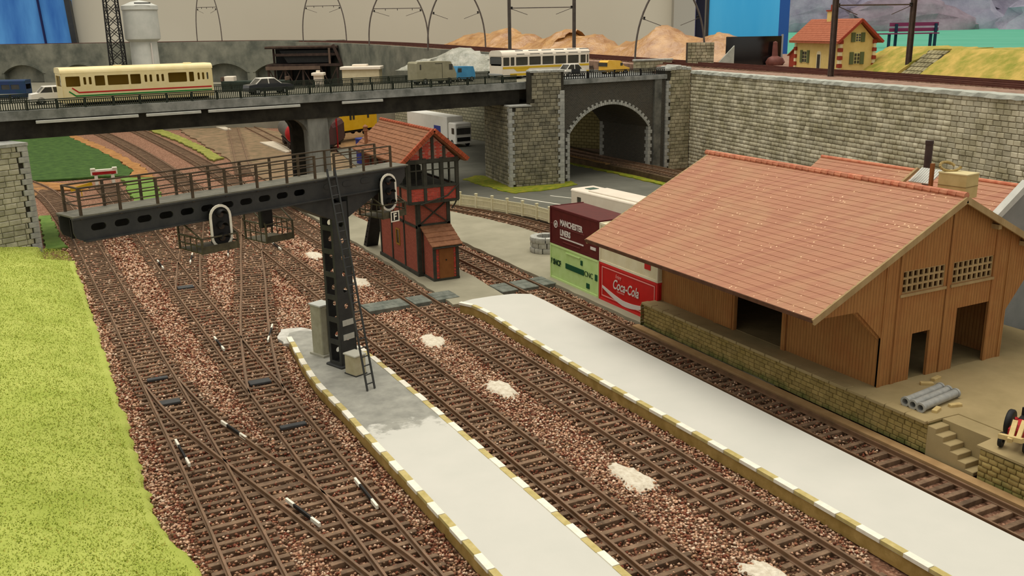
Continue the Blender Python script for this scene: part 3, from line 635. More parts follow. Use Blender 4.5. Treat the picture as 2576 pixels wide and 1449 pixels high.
for z in (3.42, 4.98): part('rail', MB().box(0, 2.3, -.07, .02, z-.08, z+.08), M_timber, lw)
part('brace', MB().bar((.2, -.05, 3.5), (2.1, -.05, 4.9), .06, .16, up=(0, 1, 0)), M_timber, lw); part('brace', MB().bar((.2, -.07, 4.9), (2.1, -.07, 3.5), .06, .16, up=(0, 1, 0)), M_timber, lw)
wn = part('window', MB().prism(rect(3.35, 4.05, 1.45, 2.6), -.06, .01, 'x', holes=[rect(3.45, 3.95, 1.55, 2.5)]), mat('ochre_frame', (150, 110, 40)), lw); part('pane', MB().box(-.02, .0, 3.45, 3.95, 1.55, 2.5), M_glass, wn)
# upper storey
X0, X1, Y0, Y1 = -.75, 2.75, -.6, 7.9
us = part('upper_storey', MB().box(X0+.1, X1-.1, Y0+.1, Y1-.1, 5.0, 5.15), M_timber, s)
part('sill_beam', MB().box(X0, X1, Y0, Y1, 4.92, 5.1), M_timber, us)
# infill and posts, front
ws = (X1-X0)/3
def bricks(parent, x0, x1, zA, zB, y, inside=None, seed=0):
    rg = random.Random(seed); part('infill', MB().box(x0, x1, y, y+.1, zA, zB), M_mortar, parent) if inside is None else None
    rs = courses(x1-x0, zB-zA, .105, .24, .27, rg, inside and (lambda u, v: inside(x0+u, zA+v)))
    stones(parent, rs, (x0, y, zA), 0, M_brick, .02, 'brick', 400, gap=.022, rg=rg)
for i in range(3): bricks(us, X0+ws*i+.09, X0+ws*(i+1)-.09, 5.1, 5.95, Y0+.05, None, i)
def inner(x0, x1): return M_glass
for i in range(4):
    x = X0+ws*i; x = min(max(x, X0+.09), X1-.09)
    part('post', MB().box(x-.1, x+.1, Y0-.03, Y0+.15, 5.0, 7.85), M_timber, us)
part('window_rail', MB().box(X0, X1, Y0-.05, Y0+.12, 5.93, 6.08), M_timber, us); part('wall_plate', MB().box(X0, X1, Y0-.05, Y0+.12, 7.55, 7.78), M_timber, us)
part('side_infill', MB().box(X0+.05, X0+.12, Y0+.1, Y1, 5.1, 5.95).box(X1-.12, X1-.05, Y0+.1, Y1, 5.1, 5.95).box(X0, X1, Y1-.1, Y1, 5.1, 7.7), M_brickflat, us)
for sd in (X0, X1):
    part('side_rail', MB().box(sd-.05, sd+.05, Y0, Y1, 5.93, 6.06).box(sd-.05, sd+.05, Y0, Y1, 7.55, 7.75), M_timber, us)
    for i in range(7): part('post', MB().box(sd-.06, sd+.06, Y0+.02+i*(Y1-Y0-.1)/6, Y0+.14+i*(Y1-Y0-.1)/6, 5., 7.7), M_timber, us)
for i in range(3):
    a, b = X0+ws*i+.1, X0+ws*(i+1)-.1
    w = part('window', MB().prism(rect(a, b, 6.08, 7.55), Y0+.02, Y0+.07, 'y', holes=[rect(a+.06, (a+b)/2-.03, 6.13, 7.05), rect((a+b)/2+.03, b-.06, 6.13, 7.05), rect(a+.06, (a+b)/2-.03, 7.12, 7.5), rect((a+b)/2+.03, b-.06, 7.12, 7.5)]), M_timber, us)
clear = NT('window_glass'); clear.b.inputs['Base Color'].default_value = (.8, .8, .75, 1); clear.b.inputs['Roughness'].default_value = .05; clear.b.inputs['Transmission Weight'].default_value = .9; clear.b.inputs['IOR'].default_value = 1.1; M_clear = clear.m
part('interior_floor', MB().box(X0+.1, X1-.1, Y0+.1, Y1-.1, 5.85, 5.95), M_timber, us)
part('lever_frame', MB().box(.6, 1.6, 3, 3.5, 5.95, 6.9).box(-.3, .1, 1.5, 2.2, 5.95, 6.6), M_timber, us)
# gable
def gz(x): return 7.78+(9.42-7.78)*(1-abs(x-1.0)/1.95)
part('gable_infill', MB().prism([(X0+.05, 7.7), (X1-.05, 7.7), (1.0, 9.3)], Y0+.05, Y0+.15, 'y'), M_mortar, us)
bricks(us, X0, X1, 7.8, 9.3, Y0+.05, lambda x, z: z+.06 < 7.7+1.6*(1-abs(x-1.0)/1.75)-.08 and min(abs(x-q) for q in (.2, 1.0, 1.8)) > .16, 9)
for q in (.2, 1.0, 1.8): part('gable_stud', MB().box(q-.09, q+.09, Y0-.04, Y0+.1, 7.7, 7.7+1.6*(1-abs(q-1.0)/1.75)), M_timber, us)
part('gable_infill', MB().prism([(X0+.05, 7.7), (X1-.05, 7.7), (1.0, 9.3)], Y1-.15, Y1-.05, 'y'), M_brickflat, us)
# roof of overlapping courses
rf = thing('roof', None, None); rf.parent = s
bpy.data.objects.remove(rf)
RX0, RX1, RXM, RZ0, RZ1, RY0, RY1 = -1.3, 3.3, 1.0, 7.62, 9.62, -1.0, 8.75
rf = part('roof', MB().prism([(RX0+.1, RZ0), (RXM, RZ1-.12), (RX1-.1, RZ0), (RX1-.1, RZ0-.12), (RXM, RZ1-.27), (RX0+.1, RZ0-.12)], RY0+.1, RY1, 'y'), M_tile, s)
for sd, xe in ((-1, RX0), (1, RX1)):
    n = 9
    for i in range(n):
        t0, t1 = i/n, (i+1.12)/n; a = Vector((xe+(RXM-xe)*t0, 0, RZ0+(RZ1-RZ0)*t0+.05)); b = Vector((xe+(RXM-xe)*min(t1, 1), 0, RZ0+(RZ1-RZ0)*min(t1, 1)))
        V = [(a.x, RY0+.06, a.z), (a.x, RY1, a.z), (b.x, RY1, b.z), (b.x, RY0+.06, b.z), (a.x, RY0+.06, a.z-.06), (a.x, RY1, a.z-.06), (b.x, RY1, b.z-.06), (b.x, RY0+.06, b.z-.06)]
        F = [(0,3,2,1),(4,5,6,7),(0,1,5,4),(2,3,7,6),(1,2,6,5),(3,0,4,7)]
        if sd > 0: F = [tuple(reversed(f)) for f in F]
        part('tile_course', MB().add(V, F), M_tile, rf)
    for i in range(10):
        t0, t1 = i/10, (i+.94)/10; a = Vector((xe+(RXM-xe)*t0, RY0, RZ0+(RZ1-RZ0)*t0+.03)); b = Vector((xe+(RXM-xe)*t1, RY0, RZ0+(RZ1-RZ0)*t1+.03))
        part('verge_tile', MB().bar(a, b, .2, .26), M_verge, rf)
for i in range(22): part('ridge_tile', MB().cyl((RXM, RY0+.1+i*.445, RZ1-.02), (RXM, RY0+.52+i*.445, RZ1-.02), .13, .12, 8), M_verge, rf)
ch = part('chimney', MB().lathe([(.0, 0), (.13, 0), (.12, .9), (.2, .95), (.2, 1.02), (.12, 1.05), (.2, 1.25), (0, 1.4)], (-.75, 7.2, 8.05), 10), M_tile, s)
# annex
ax = part('annex', MB().prism([(-1.7, .0), (0, 0), (0, 3.25), (-1.7, 2.3)], .35, 2.05, 'x'), M_brickflat, s)
part('annex_plinth', MB().box(.28, 2.12, -1.78, 0, 0, .15), M_timber, ax)
for x in (.4, 2.0): part('stud', MB().box(x-.1, x+.1, -1.76, -1.66, .1, 2.35), M_timber, ax)
part('stud', MB().box(.28, .4, -.1, .0, .1, 3.2), M_timber, ax)
dr = part('door', MB().box(.72, 1.72, -1.75, -1.7, .15, 2.1), M_door, ax); part('knob', MB().cyl((1.2, -1.78, 1.35), (1.2, -1.75, 1.35), .05, n=8), M_black, dr)
for x0, x1 in ((.5, .7), (1.74, 1.9)): stones(ax, courses(x1-x0, 1.95, .105, .16, .2), (x0, -1.7, .15), 0, M_brick, .025, 'brick', 60, gap=.02)
n = 5
for i in range(n):
    t0, t1 = i/n, (i+1.1)/n; y0, y1 = -2.0+2.1*t0, -2.0+2.1*t1; zz = lambda t: 2.33+1.1*t
    part('tile_course', MB().add([(.15, y0, zz(t0)+.05), (2.3, y0, zz(t0)+.05), (2.3, y1, zz(t1)), (.15, y1, zz(t1)), (.15, y0, zz(t0)-.03), (2.3, y0, zz(t0)-.03), (2.3, y1, zz(t1)-.08), (.15, y1, zz(t1)-.08)], [(0,1,2,3),(7,6,5,4),(4,5,1,0),(5,6,2,1),(6,7,3,2),(7,4,0,3)]), M_tile, ax)
part('fascia', MB().box(.2, 2.25, -2.0, -1.93, 2.2, 2.33), M_timber, ax)
part('drain_pipe', MB().tube([(.0, -.72, 4.9), (1.9, -.72, 5.35), (2.72, -.75, 6.05)], .055), M_timber, s)
part('bracket', MB().tube([(2.35, -.3, 4.4), (2.6, -.3, 4.7), (2.72, -.3, 4.95)], .05).tube([(2.75, -.3, 7.4), (3.0, -.3, 7.55), (3.1, -.3, 7.75)], .04), M_timber, s)
st = part('outside_stair', MB().prism([(10.3, 0), (11.0, 0), (8.3, 4.2), (8.3, 4.9), (7.9, 4.9), (7.9, 4.4)], -.15, .75, 'x'), M_black, s)
for i in range(9): part('step', MB().box(-.15, .75, 10.35-i*.27, 10.7-i*.27, .3+i*.46, .36+i*.46), M_timber, st)
# ================================================================ goods shed
M_plank = plankmat('brown_planks', (148, 102, 56), (166, 118, 68), (148, 88, 46), .17)
M_rooft = brickmat('shed_roof_tile', (172, 120, 90), (162, 108, 82), (150, 98, 74), .26, 3., .012, .55, .3, stain=(178, 146, 106), chips=(232, 190, 150))
M_woodp = mat('pale_timber', (150, 124, 84), (168, 142, 100), 2, .8, .2, 16, stretch=(1, 1, .3))
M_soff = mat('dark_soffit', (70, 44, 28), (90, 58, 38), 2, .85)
d = thing('goods_shed', 'large brown timber goods shed with wide red tiled roof', 'shed', (29.7, 25.2, 1.25))
SL, SW = 15.3, 7.6; EZ = 3.72; RZ = 7.62      # local z: eave, ridge
XE0, XE1, XM = -4.25, 11.7, 3.72
def rz_(x): return EZ+(RZ-EZ)*(1-abs(x-XM)/(XM-XE0))-.12
gab = [(0, 0), (1.81, 0), (1.81, 2.02), (2.86, 2.02), (2.86, 0), (4.45, 0), (4.45, 2.72), (6.5, 2.72), (6.5, 0), (SW, 0), (SW, 2.1), (8.75, 3.45), (XE1-.25, 3.52), (XE1-.25, rz_(XE1-.25)), (XM, rz_(XM)), (XE0+.25, rz_(XE0+.25)), (XE0+.25, 3.5), (-1.45, 3.45), (0, 2.1)]
wins = [(.92, 3.42), (3.92, 6.42)]
fw = part('front_wall', MB().prism(gab, 0, .12, 'y', holes=[rect(a, b, 3.85, 4.78) for a, b in wins]), M_plank, d)
for a, b in wins:
    cw = (b-a)/8; hs = [rect(a+cw*i+.05, a+cw*(i+1)-.05, 3.85+.31*j+.045, 3.85+.31*(j+1)-.04) for i in range(8) for j in range(3)]
    w = part('window', MB().prism(rect(a-.03, b+.03, 3.82, 4.8), .02, .1, 'y', holes=hs), M_woodp, fw); part('window_sill', MB().box(a-.1, b+.1, -.08, .02, 3.72, 3.83), M_woodp, w)
for x in (.06, .82, 3.68, 6.55, 7.5): 
    zt = min(rz_(x), 7.2); zb = 0 if not (1.81 < x < 2.86 or 4.45 < x < 6.5) else 2.72
    part('batten', MB().box(x-.1, x+.1, -.04, .0, zb, zt), M_plank, fw)
part('track_wall', MB().prism([(0, 0), (5.5, 0), (5.5, 2.6), (8.8, 2.6), (8.8, 0), (SL, 0), (SL, rz_(0)), (0, rz_(0))], 0, .12, 'x'), M_plank, d)
part('road_wall', MB().prism(rect(0, SL, 0, rz_(SW)), SW-.12, SW, 'x'), M_plank, d)
part('rear_wall', MB().prism(gab[:1]+[(SW, 0), (SW, 2.1)]+gab[11:], SL-.12, SL, 'y'), M_plank, d)
part('floor', MB().box(.1, SW-.1, .1, SL-.1, -.02, .02), mat('dusty_floor', (120, 104, 70), (140, 122, 86), 1), d)
for y in (5.4, 8.9, 10.2, SL-.15): part('wall_post', MB().box(-.1, .02, y-.12, y+.12, 0, rz_(0)-.05), M_plank, d)
for y in (.1, 4.8, 9.9, SL-.3): part('eave_brace', MB().bar((-.05, y+.06, 2.1), (-1.55, y+.06, 3.5), .14), M_plank, d)
part('sliding_door', MB().box(-.16, -.06, 8.9, 10.1, .05, 2.7), M_plank, d)
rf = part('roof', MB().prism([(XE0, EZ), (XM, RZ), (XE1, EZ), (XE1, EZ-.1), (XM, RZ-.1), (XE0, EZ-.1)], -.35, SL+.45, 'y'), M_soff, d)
n = 27
for sd, xe in ((-1, XE0), (1, XE1)):
    for i in range(n):
        t0, t1 = i/n, min((i+1.15)/n, 1); a = (xe+(XM-xe)*t0, EZ+(RZ-EZ)*t0+.03); b = (xe+(XM-xe)*t1, EZ+(RZ-EZ)*t1+.01); ya, yb = -.4+random.uniform(-.03, .02), SL+.5
        V = [(a[0], ya, a[1]), (a[0], yb, a[1]), (b[0], yb, b[1]), (b[0], ya, b[1]), (a[0], ya, a[1]-.07), (a[0], yb, a[1]-.07), (b[0], yb, b[1]-.07), (b[0], ya, b[1]-.07)]
        F = [(0,3,2,1),(4,5,6,7),(0,1,5,4),(2,3,7,6),(1,2,6,5),(3,0,4,7)]
        if sd > 0: F = [tuple(reversed(f)) for f in F]
        part('tile_course', MB().add(V, F), M_rooft, rf)
M_ridge = mat('ridge_tile', (176, 100, 72), (196, 132, 100), 3, .7, rnd=.15)
for i in range(40): part('ridge_tile', MB().cyl((XM, -.38+i*.41, RZ+.02), (XM, .06+i*.41, RZ+.05), .17, .14, 8), M_ridge, rf)
for xe in (XE0, XE1):
    for y in (-.42, SL+.48): part('barge_board', MB().bar((xe, y, EZ-.12), (XM, y, RZ-.12), .1, .26), M_woodp, rf)
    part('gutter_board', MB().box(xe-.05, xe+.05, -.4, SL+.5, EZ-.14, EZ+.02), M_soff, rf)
for k in (.3, .55): part('purlin', MB().box(XM+k*8-.1, XM+k*8+.1, -.35, 0, RZ-.1-k*3.9-.35, RZ-.1-k*3.9-.15), M_woodp, rf)
# loading bank of cut stone
M_bank = mat('mossy_bank_stone', (146, 126, 72), (166, 144, 90), 1.5, .9, .4, 10, rnd=.14)
def mossy(name, c1, c2, moss, zt):
    nt = NT(name); setup(nt, .9, .2, 0); c = rnd_value(nt, ramp(nt, noise(nt, 1.5), [(.35, c1), (.65, c2)]), .14)
    sp = nt.n('ShaderNodeSeparateXYZ'); nt.l(nt.n('ShaderNodeNewGeometry').outputs['Position'], sp.inputs[0])
    a = nt.n('ShaderNodeMath', operation='MULTIPLY_ADD'); a.inputs[1].default_value = .9; nt.l(noise(nt, 1.8), a.inputs[0]); nt.l(sp.outputs[2], a.inputs[2])
    mr = nt.n('ShaderNodeMapRange'); mr.inputs[1].default_value = zt+.3; mr.inputs[2].default_value = zt+.75; mr.inputs[3].default_value = .75; mr.inputs[4].default_value = 0; nt.l(a.outputs[0], mr.inputs[0])
    nt.l(mixc(nt, mr.outputs[0], c, moss), nt.b.inputs['Base Color']); bump(nt, noise(nt, 10), .4); MATS[name] = nt.m; return nt.m
M_bank = mossy('mossy_bank', (146, 126, 72), (166, 144, 90), (74, 92, 44), .05)
M_bankm = mat('bank_joint', (104, 90, 50), (86, 84, 42), 1.5)
M_banktop = mat('bank_top', (150, 132, 92), (166, 146, 104), .6, .9, .1, 8)
bk = thing('loading_bank', 'mossy cut-stone loading bank under the goods shed', 'loading bank', (28.65, 21.8, -.1))
H = 1.32
part('core', MB().box(.1, 12.8, 0, 18.4, 0, H-.06).box(1.6, 12.8, -3.6, 0, 0, H-.06).box(-.1, 12.8, -12, -3.6, 0, H-.06), M_bankm, bk)
part('paving', MB().prism([(0, 18.4), (0, .0), (.75, .0), (1.6, -.05), (1.6, -2.1), (.75, -2.1), (-.2, -2.2), (-.2, -12), (12.9, -12), (12.9, 18.4)], H-.05, H+.03), M_banktop, bk)
rg = random.Random(5)
stones(bk, courses(18.4, H-.1, .2, .3, .42, rg), (.1, 18.4, 0), R(-90), M_bank, .07, 'stone', 290, key=lambda it: it[0].y, gap=.02, rg=rg, restname='stone_courses')
stones(bk, courses(9, H-.1, .2, .3, .42, rg), (-.1, -2.3, 0), R(-90), M_bank, .07, 'stone', 0, gap=.02, rg=rg, restname='stone_courses')
stones(bk, courses(12.9, H-.1, .2, .34, .46, rg), (12.8, 18.5, 0), R(180), M_bank, .06, 'stone', 0, gap=.02, rg=rg, restname='rear_courses')
for i in range(19): part('coping', MB().rbox(-.12, .34, .05+i*.97, .98+i*.97, H-.07, H+.05, .02), M_banktop, bk)
part('step_wall', MB().box(.75, 1.6, -2.12, -.02, 0, H), M_banktop, bk)
for i in range(6): part('step', MB().rbox(.0, .74, -.02-(i+1)*.34, .02-i*.34, 0, H-.12-i*.21, .02), M_banktop, bk)
flat('kerb', [(28.05, 14), (28.5, 14), (28.5, 40.4), (28.05, 40.4)], -.02, mat('sandy_kerb', (160, 126, 84), (178, 144, 100), 1.2), 'sandy strip between the goods shed track and the bank', 'kerb', .3)
# pipes and timber on the bank
M_pipe = mat('grey_pipe', (140, 140, 134), (160, 158, 150), 4, .5, spec=.4)
for i, lab in enumerate(('grey pipe, nearest of the three lying on the bank', 'grey pipe, middle one of the three on the bank', 'grey pipe, farthest of the three on the bank')):
    t = thing('pipe', lab, 'pipe', (30.35+i*.0, 22.75+i*.36, 1.26), R(8)); 
    part('tube', MB().lathe([(.17, -1.25), (.17, 1.25), (.12, 1.25), (.12, -1.25), (.17, -1.25)], n=14), M_pipe, t, 40).rotation_euler = (0, R(90), 0)
    for k, sx in enumerate((-1, 1)): part('collar', MB().lathe([(.17, sx*1.2-.05), (.2, sx*1.2-.05), (.2, sx*1.2+.05), (.17, sx*1.2+.05)], n=14), M_pipe, t, 40).rotation_euler = (0, R(90), 0)
    for q in t.children: q.location.z = .17
for i, (x, y, a, lab) in enumerate(((29.75, 22.35, 20, 'pale wood block under the near end of the pipes'), (30.75, 22.3, -15, 'pale wood block beside the nearest pipe'), (31.7, 24.4, -35, 'small pale wood chip near the shed wall'), (32.5, 24.6, 10, 'small pale wood chip below the shed window'))):
    tag(place('wood_block', MB().rbox(-.26, .26, -.1, .1, 0, .12, .02).mesh('wood_block', mat('pale_block', (200, 176, 120), (184, 158, 104), 3)), None, (x, y, 1.25), R(a)), lab, 'wood block')
# red machine on the bank corner
mc = thing('farm_tractor', 'small red and black tractor with timber on the bank corner', 'tractor', (29.95, 19.0, 1.25), R(200))
M_red = mat('red_paint', (170, 30, 30), (150, 24, 26), 3, .5)
part('bonnet', MB().rbox(-.1, 1.0, -.22, .22, .45, .85, .06), M_red, mc); part('seat_frame', MB().bar((-.5, -.2, .5), (.1, -.2, .9), .09).bar((-.5, .2, .5), (.1, .2, .9), .09), M_red, mc)
for sx in (-1, 1):
    w = part('wheel', MB().lathe([(.2, -.09), (.46, -.1), (.5, -.05), (.5, .05), (.46, .1), (.2, .09)], n=18), M_black, mc, 40, loc=(-.35, sx*.48, .5)); w.rotation_euler = (R(90), 0, 0)
    part('hub', MB().cyl((0, 0, -.07), (0, 0, .07), .2, n=12), M_pipe, w)
    w = part('wheel', MB().lathe([(.1, -.06), (.25, -.07), (.28, 0), (.25, .07), (.1, .06)], n=16), M_black, mc, 40, loc=(.85, sx*.4, .28)); w.rotation_euler = (R(90), 0, 0)
part('seat', MB().rbox(-.55, -.2, -.2, .2, .75, .82, .02).box(-.62, -.55, -.2, .2, .78, 1.1), M_black, mc)
part('timber_load', MB().bar((.6, -.1, .95), (1.9, .1, .75), .16).bar((.5, .15, .98), (1.7, .3, .8), .14).bar((1.6, -.3, .72), (1.9, .5, .86), .16), mat('pale_block', None), mc)
# ================================================================ containers (face towards -x; local x runs from far end to near end)
def container(label, y0, z, L, m, mtrim, H=2.32, W=2.45, x=29.42):
    t = thing('shipping_container', label, 'container', (x, y0, z), R(-90))       # local +x = world -y, local -y = world -x
    part('body', MB().rbox(.03, L-.03, 0.02, W, .08, H-.03, .02), m, t)
    for xx in (0, L-.12): 
        for yy in (-.02, W-.1): part('corner_post', MB().box(xx, xx+.12, yy, yy+.12, 0, H), mtrim, t)
    for zz in (0, H-.13): part('side_rail', MB().box(.1, L-.1, -.02, .06, zz, zz+.13), mtrim, t)
    for xx in (0, L-.1): part('end_rail', MB().box(xx, xx+.1, .1, W-.1, 0, .12).box(xx, xx+.1, .1, W-.1, H-.12, H), mtrim, t)
    return t
M_maroon = mat('maroon_paint', (92, 30, 28), (80, 26, 24), 2, .5); M_green = mat('pale_green_paint', (176, 204, 124), (188, 214, 140), 1.5, .5)
M_coke = mat('cola_red', (190, 30, 26), (178, 24, 22), 2, .4); M_cream = mat('cream_paint', (206, 194, 158), (214, 204, 172), 1.5, .5)
M_dgreen = mat('dark_green_print', (22, 74, 44)); M_pale = mat('pale_print', (206, 196, 186)); M_pink = mat('pink_print', (226, 150, 140)); M_ink = mat('dark_ink', (28, 60, 30))
LC = 5.85; CY0 = 51.75
cg = container('pale green container lettered SNCF and CNC, under the maroon one', CY0, -.06, LC, M_green, mat('green_trim', (190, 214, 140)))
text('lettering', '7 SNCF', .5, M_ink, cg, (.05, -.012, .98), 0, .82, bold=.02)
part('printed_band', MB().box(1.95, 4.15, -.02, .01, 1.0, 1.34), M_dgreen, cg); text('lettering', 'CNC', .48, M_ink, cg, (4.2, -.012, 1.02), 0, .95)
part('printed_square', MB().box(5.42, 5.75, -.02, .01, 1.0, 1.38), M_dgreen, cg); part('printed_square', MB().box(4.45, 4.8, -.02, .01, .3, .62), M_dgreen, cg)
part('latch', MB().box(3.8, 3.98, -.04, .01, 1.6, 1.9), M_dgreen, cg); part('hand_rail', MB().box(2., 3.7, -.05, .01, 1.98, 2.04), MATS['green_trim'], cg)
cm = container('maroon container lettered Manchester Liners, on top of the stack', CY0, 2.27, LC, M_maroon, mat('maroon_trim', (84, 26, 24)), 2.4)
text('lettering', 'MANCHESTER', .52, M_pale, cm, (1.28, -.012, 1.35), 0, .82, bold=.02); text('lettering', 'LINERS', .52, M_pale, cm, (1.28, -.012, .72), 0, .8, bold=.02)
part('printed_line', MB().box(1.28, 4.1, -.016, .01, .52, .6), M_pale, cm); part('printed_line', MB().box(1.6, 3.7, -.016, .01, .3, .34), mat('faint_print', (120, 60, 56)), cm)
part('printed_emblem', MB().prism(circ(.72, 1.32, .24, 20), -.016, .01, 'y', holes=[circ(.72, 1.32, .18, 20)]).prism(circ(.72, 1.32, .1, 10), -.016, .01, 'y'), M_pale, cm); part('printed_line', MB().box(0.1, .45, -.016, .01, 1.3, 1.33).box(.98, 4.2, -.016, .01, 1.22, 1.25), MATS['faint_print'], cm)
part('printed_panel', MB().box(4.9, 5.5, -.016, .01, .5, .68), M_pale, cm)
cr = container('red cola container at the corner of the goods shed bank', 45.85, -.06, LC, M_coke, mat('red_trim', (200, 44, 40)), 2.3)
part('printed_border', MB().prism(rect(.3, 5.6, .28, 2.08), -.016, .01, 'y', holes=[rect(.35, 5.55, .33, 2.03)]), M_pink, cr)
text('lettering', 'Coca-Cola', .82, M_pale, cr, (1.45, -.014, 1.0), 0, .74, shear=.3, bold=.012); text('lettering', 'Enjoy', .3, M_pink, cr, (1.75, -.014, 1.68), 0, .9, shear=.2); text('lettering', 'TRADE-MARK', .13, M_pink, cr, (1.9, -.014, .84), 0)
up = [(.35+4.9*t, .92-.55*math.sin(t*2.4)*.9+.45*max(0, t-.45)) for t in [i/16 for i in range(17)]]
lo = [(u, v-.26*math.sin(math.pi*(.12+.8*i/16))-.05) for i, (u, v) in enumerate(up)]
part('printed_wave', MB().prism(up+lo[::-1], -.018, .01, 'y'), M_pale, cr)
cc = container('cream container on top of the red cola container', 45.85, 2.25, LC, M_cream, mat('cream_trim', (218, 208, 178)), 2.35)
part('printed_square', MB().box(4.6, 5.15, -.016, .01, .55, 1.0), M_coke, cc); part('handle', MB().tube([(1.0, -.03, 1.6), (1.0, -.03, .95), (1.25, -.03, .95), (1.4, -.03, 1.5), (1.75, -.03, 1.6)], .02), M_black, cc)
# stone well
M_wellstone = mat('well_stone', (158, 156, 146), (186, 184, 172), 3, .9, .4, 14, rnd=.1)
wl = thing('stone_well', 'round grey stone well ring beside the containers', 'well', (32.75, 58.3, -.06))
def wedge(a0, a1, r0, r1, z0, z1, bulge=.04):
    V = []
    for a in (a0, (a0+a1)/2, a1):
        for r, z in ((r0, z0), (r1, z0), (r1+(bulge), (z0+z1)/2), (r1, z1), (r0, z1)): V.append((r*math.cos(a), r*math.sin(a), z))
    F = [(4,3,2,1,0), (10,11,12,13,14)]
    for k in (0, 5):
        for i in range(5): j = (i+1) % 5; F.append((k+i, k+j, k+5+j, k+5+i))
    return MB().add(V, F)
for r in range(3):
    n = 11 if r < 2 else 9
    for i in range(n):
        a = 6.2832*(i+.5*(r % 2))/n; r1 = 1.08+.06*(1-r)*.5 if r < 2 else 1.14
        part('coping_stone' if r == 2 else 'stone', wedge(a+.03, a+6.2832/n-.03, .66, r1+random.uniform(-.03, .03), .38*r+.01, .38*r+.37), M_wellstone, wl, 40)
part('shaft', MB().lathe([(.68, 0), (.68, .9), (.72, .9)], n=24), mat('well_dark', (96, 96, 88)), wl); part('bed', MB().lathe([(0, .06), (.7, .06)], n=20), MATS['well_dark'], wl)
# white fence
M_fence = mat('cream_fence', (224, 216, 178), (212, 204, 164), 2, .6)
fp_ = spline([(x, y, 0) for x, y in ((33.2, 81.5), (34.55, 78.6), (35.67, 76.3), (36.4, 74.5), (37.05, 72.5), (37.65, 70.6), (38.0, 68.6), (38.3, 64), (38.4, 58))], .1)
fe = thing('picket_fence', 'cream white picket fence along the curved track', 'fence', (34.55, 78.6, -.1)); fb = Vector(fe.location)
cum = 0; last = -9; pk = MB(); k = 0; rl = []
for p, q in zip(fp_, fp_[1:]):
    P_ = Vector(p)-Vector((fb.x, fb.y, 0)); d_ = (Vector(q)-Vector(p)).normalized(); a_ = math.atan2(d_.y, d_.x)
    ca, sa = math.cos(a_), math.sin(a_); fn = lambda x, y, z: (P_.x+ca*x-sa*y, P_.y+sa*x+ca*y, z)
    if cum-last >= 1.86: part('post', MB().box(-.09, .09, -.09, .09, 0, 1.3, fn=fn).box(-.12, .12, -.12, .12, 1.3, 1.38, fn=fn), M_fence, fe); last = cum
    pk.box(-.035, .035, -.02, .02, .05, 1.02, fn=fn); rl.append(P_); cum += (Vector(q)-Vector(p)).length; k += 1
part('pickets', pk, M_fence, fe, kind='stuff')
for z in (.25, .78, 1.08): part('fence_rail', sweep([(p.x, p.y, z) for p in rl[::4]], 0, [(-.03, -.04), (.03, -.04), (.03, .04), (-.03, .04)]), M_fence, fe)
# road markings
for i, (a, b, w) in enumerate((((41.2, 79.6), (43.6, 72.2), .16), ((44.6, 78.4), (45.9, 75.6), .14))):
    struct('trim_%d' % (i+1), MB().bar((a[0], a[1], -.09), (b[0], b[1], -.09), w, .02), M_white, 'white painted line on the asphalt, %s' % ('the long one' if i == 0 else 'the short one by the coach roof'), 'road marking')
# ================================================================ vehicles
M_tyre = mat('tyre', (22, 22, 22), None); M_hub = mat('hub_grey', (150, 150, 146)); M_winD = mat('tinted_window', (50, 50, 46), (64, 62, 56), 1, .2, spec=.5)
def wheels(t, xs, w, r, hub=M_hub):
    for x in xs:
        for sy in (0, 1):
            y = .12 if sy == 0 else w-.12; o = part('wheel', MB().cyl((0, -.12, 0), (0, .12, 0), r, n=18), M_tyre, t, 40, loc=(x, y, r)); part('hub', MB().cyl((0, -.135, 0), (0, .135, 0), r*.5, n=12), hub, o)
def bus(t, L, Wd, H, m, win, winz, sill=.35, roofm=None, glass=None, frontwin=True, rnd=.35):
    """hollow bus, local x along length, y = 0 is the near side"""
    zt = H-rnd; zw0, zw1 = winz
    for y, nm in ((0, 'near_side'), (Wd, 'far_side')):
        part(nm, MB().prism(rect(.1, L-.1, sill, zt), y-.03, y+.03, 'y', holes=[rrect(a, b, *(c or winz), .06) for a, b, c in win]), m, t)
    for x, nm in ((.08, 'rear_end'), (L-.08, 'front_end')):
        part(nm, MB().prism(rect(.0, Wd, sill, zt), x-.04, x+.04, 'x', holes=[rrect(.2, Wd-.2, zw0, zw1+.05, .06)] if frontwin else ()), m, t)
    prof = [(-.04, zt)]+[(-.04+(rnd+.04)*(1-math.cos(a)), zt+rnd*math.sin(a)) for a in [R(15*i) for i in range(1, 7)]]
    prof = prof+[(Wd-u, v) for u, v in prof[::-1]]
    part('roof', MB().prism(prof, 0, L, 'x'), roofm or m, t, 50)
    part('floor', MB().box(.1, L-.1, 0, Wd, sill, sill+.15), m, t); part('chassis', MB().box(.4, L-.4, .3, Wd-.3, sill-.15, sill), M_black, t)
    if glass:
        part('glazing', MB().box(.2, L-.2, .04, .07, zw0-.05, zw1+.05).box(.2, L-.2, Wd-.07, Wd-.04, zw0-.05, zw1+.05), glass, t)
    return t
BR = R(6.92); BO = Vector((0, 80.6, 0)); bd = Vector((math.cos(BR), math.sin(BR), 0)); bn = Vector((-math.sin(BR), math.cos(BR), 0))
def onbridge(u, v, z=10.32): return BO+bd*u+bn*v+Vector((0, 0, z))
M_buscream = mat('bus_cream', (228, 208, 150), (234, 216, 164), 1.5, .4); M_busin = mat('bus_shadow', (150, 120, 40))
b1 = thing('toy_bus', 'cream bus with red and green stripes on the bridge', 'bus', onbridge(3.4, 1.6), BR)
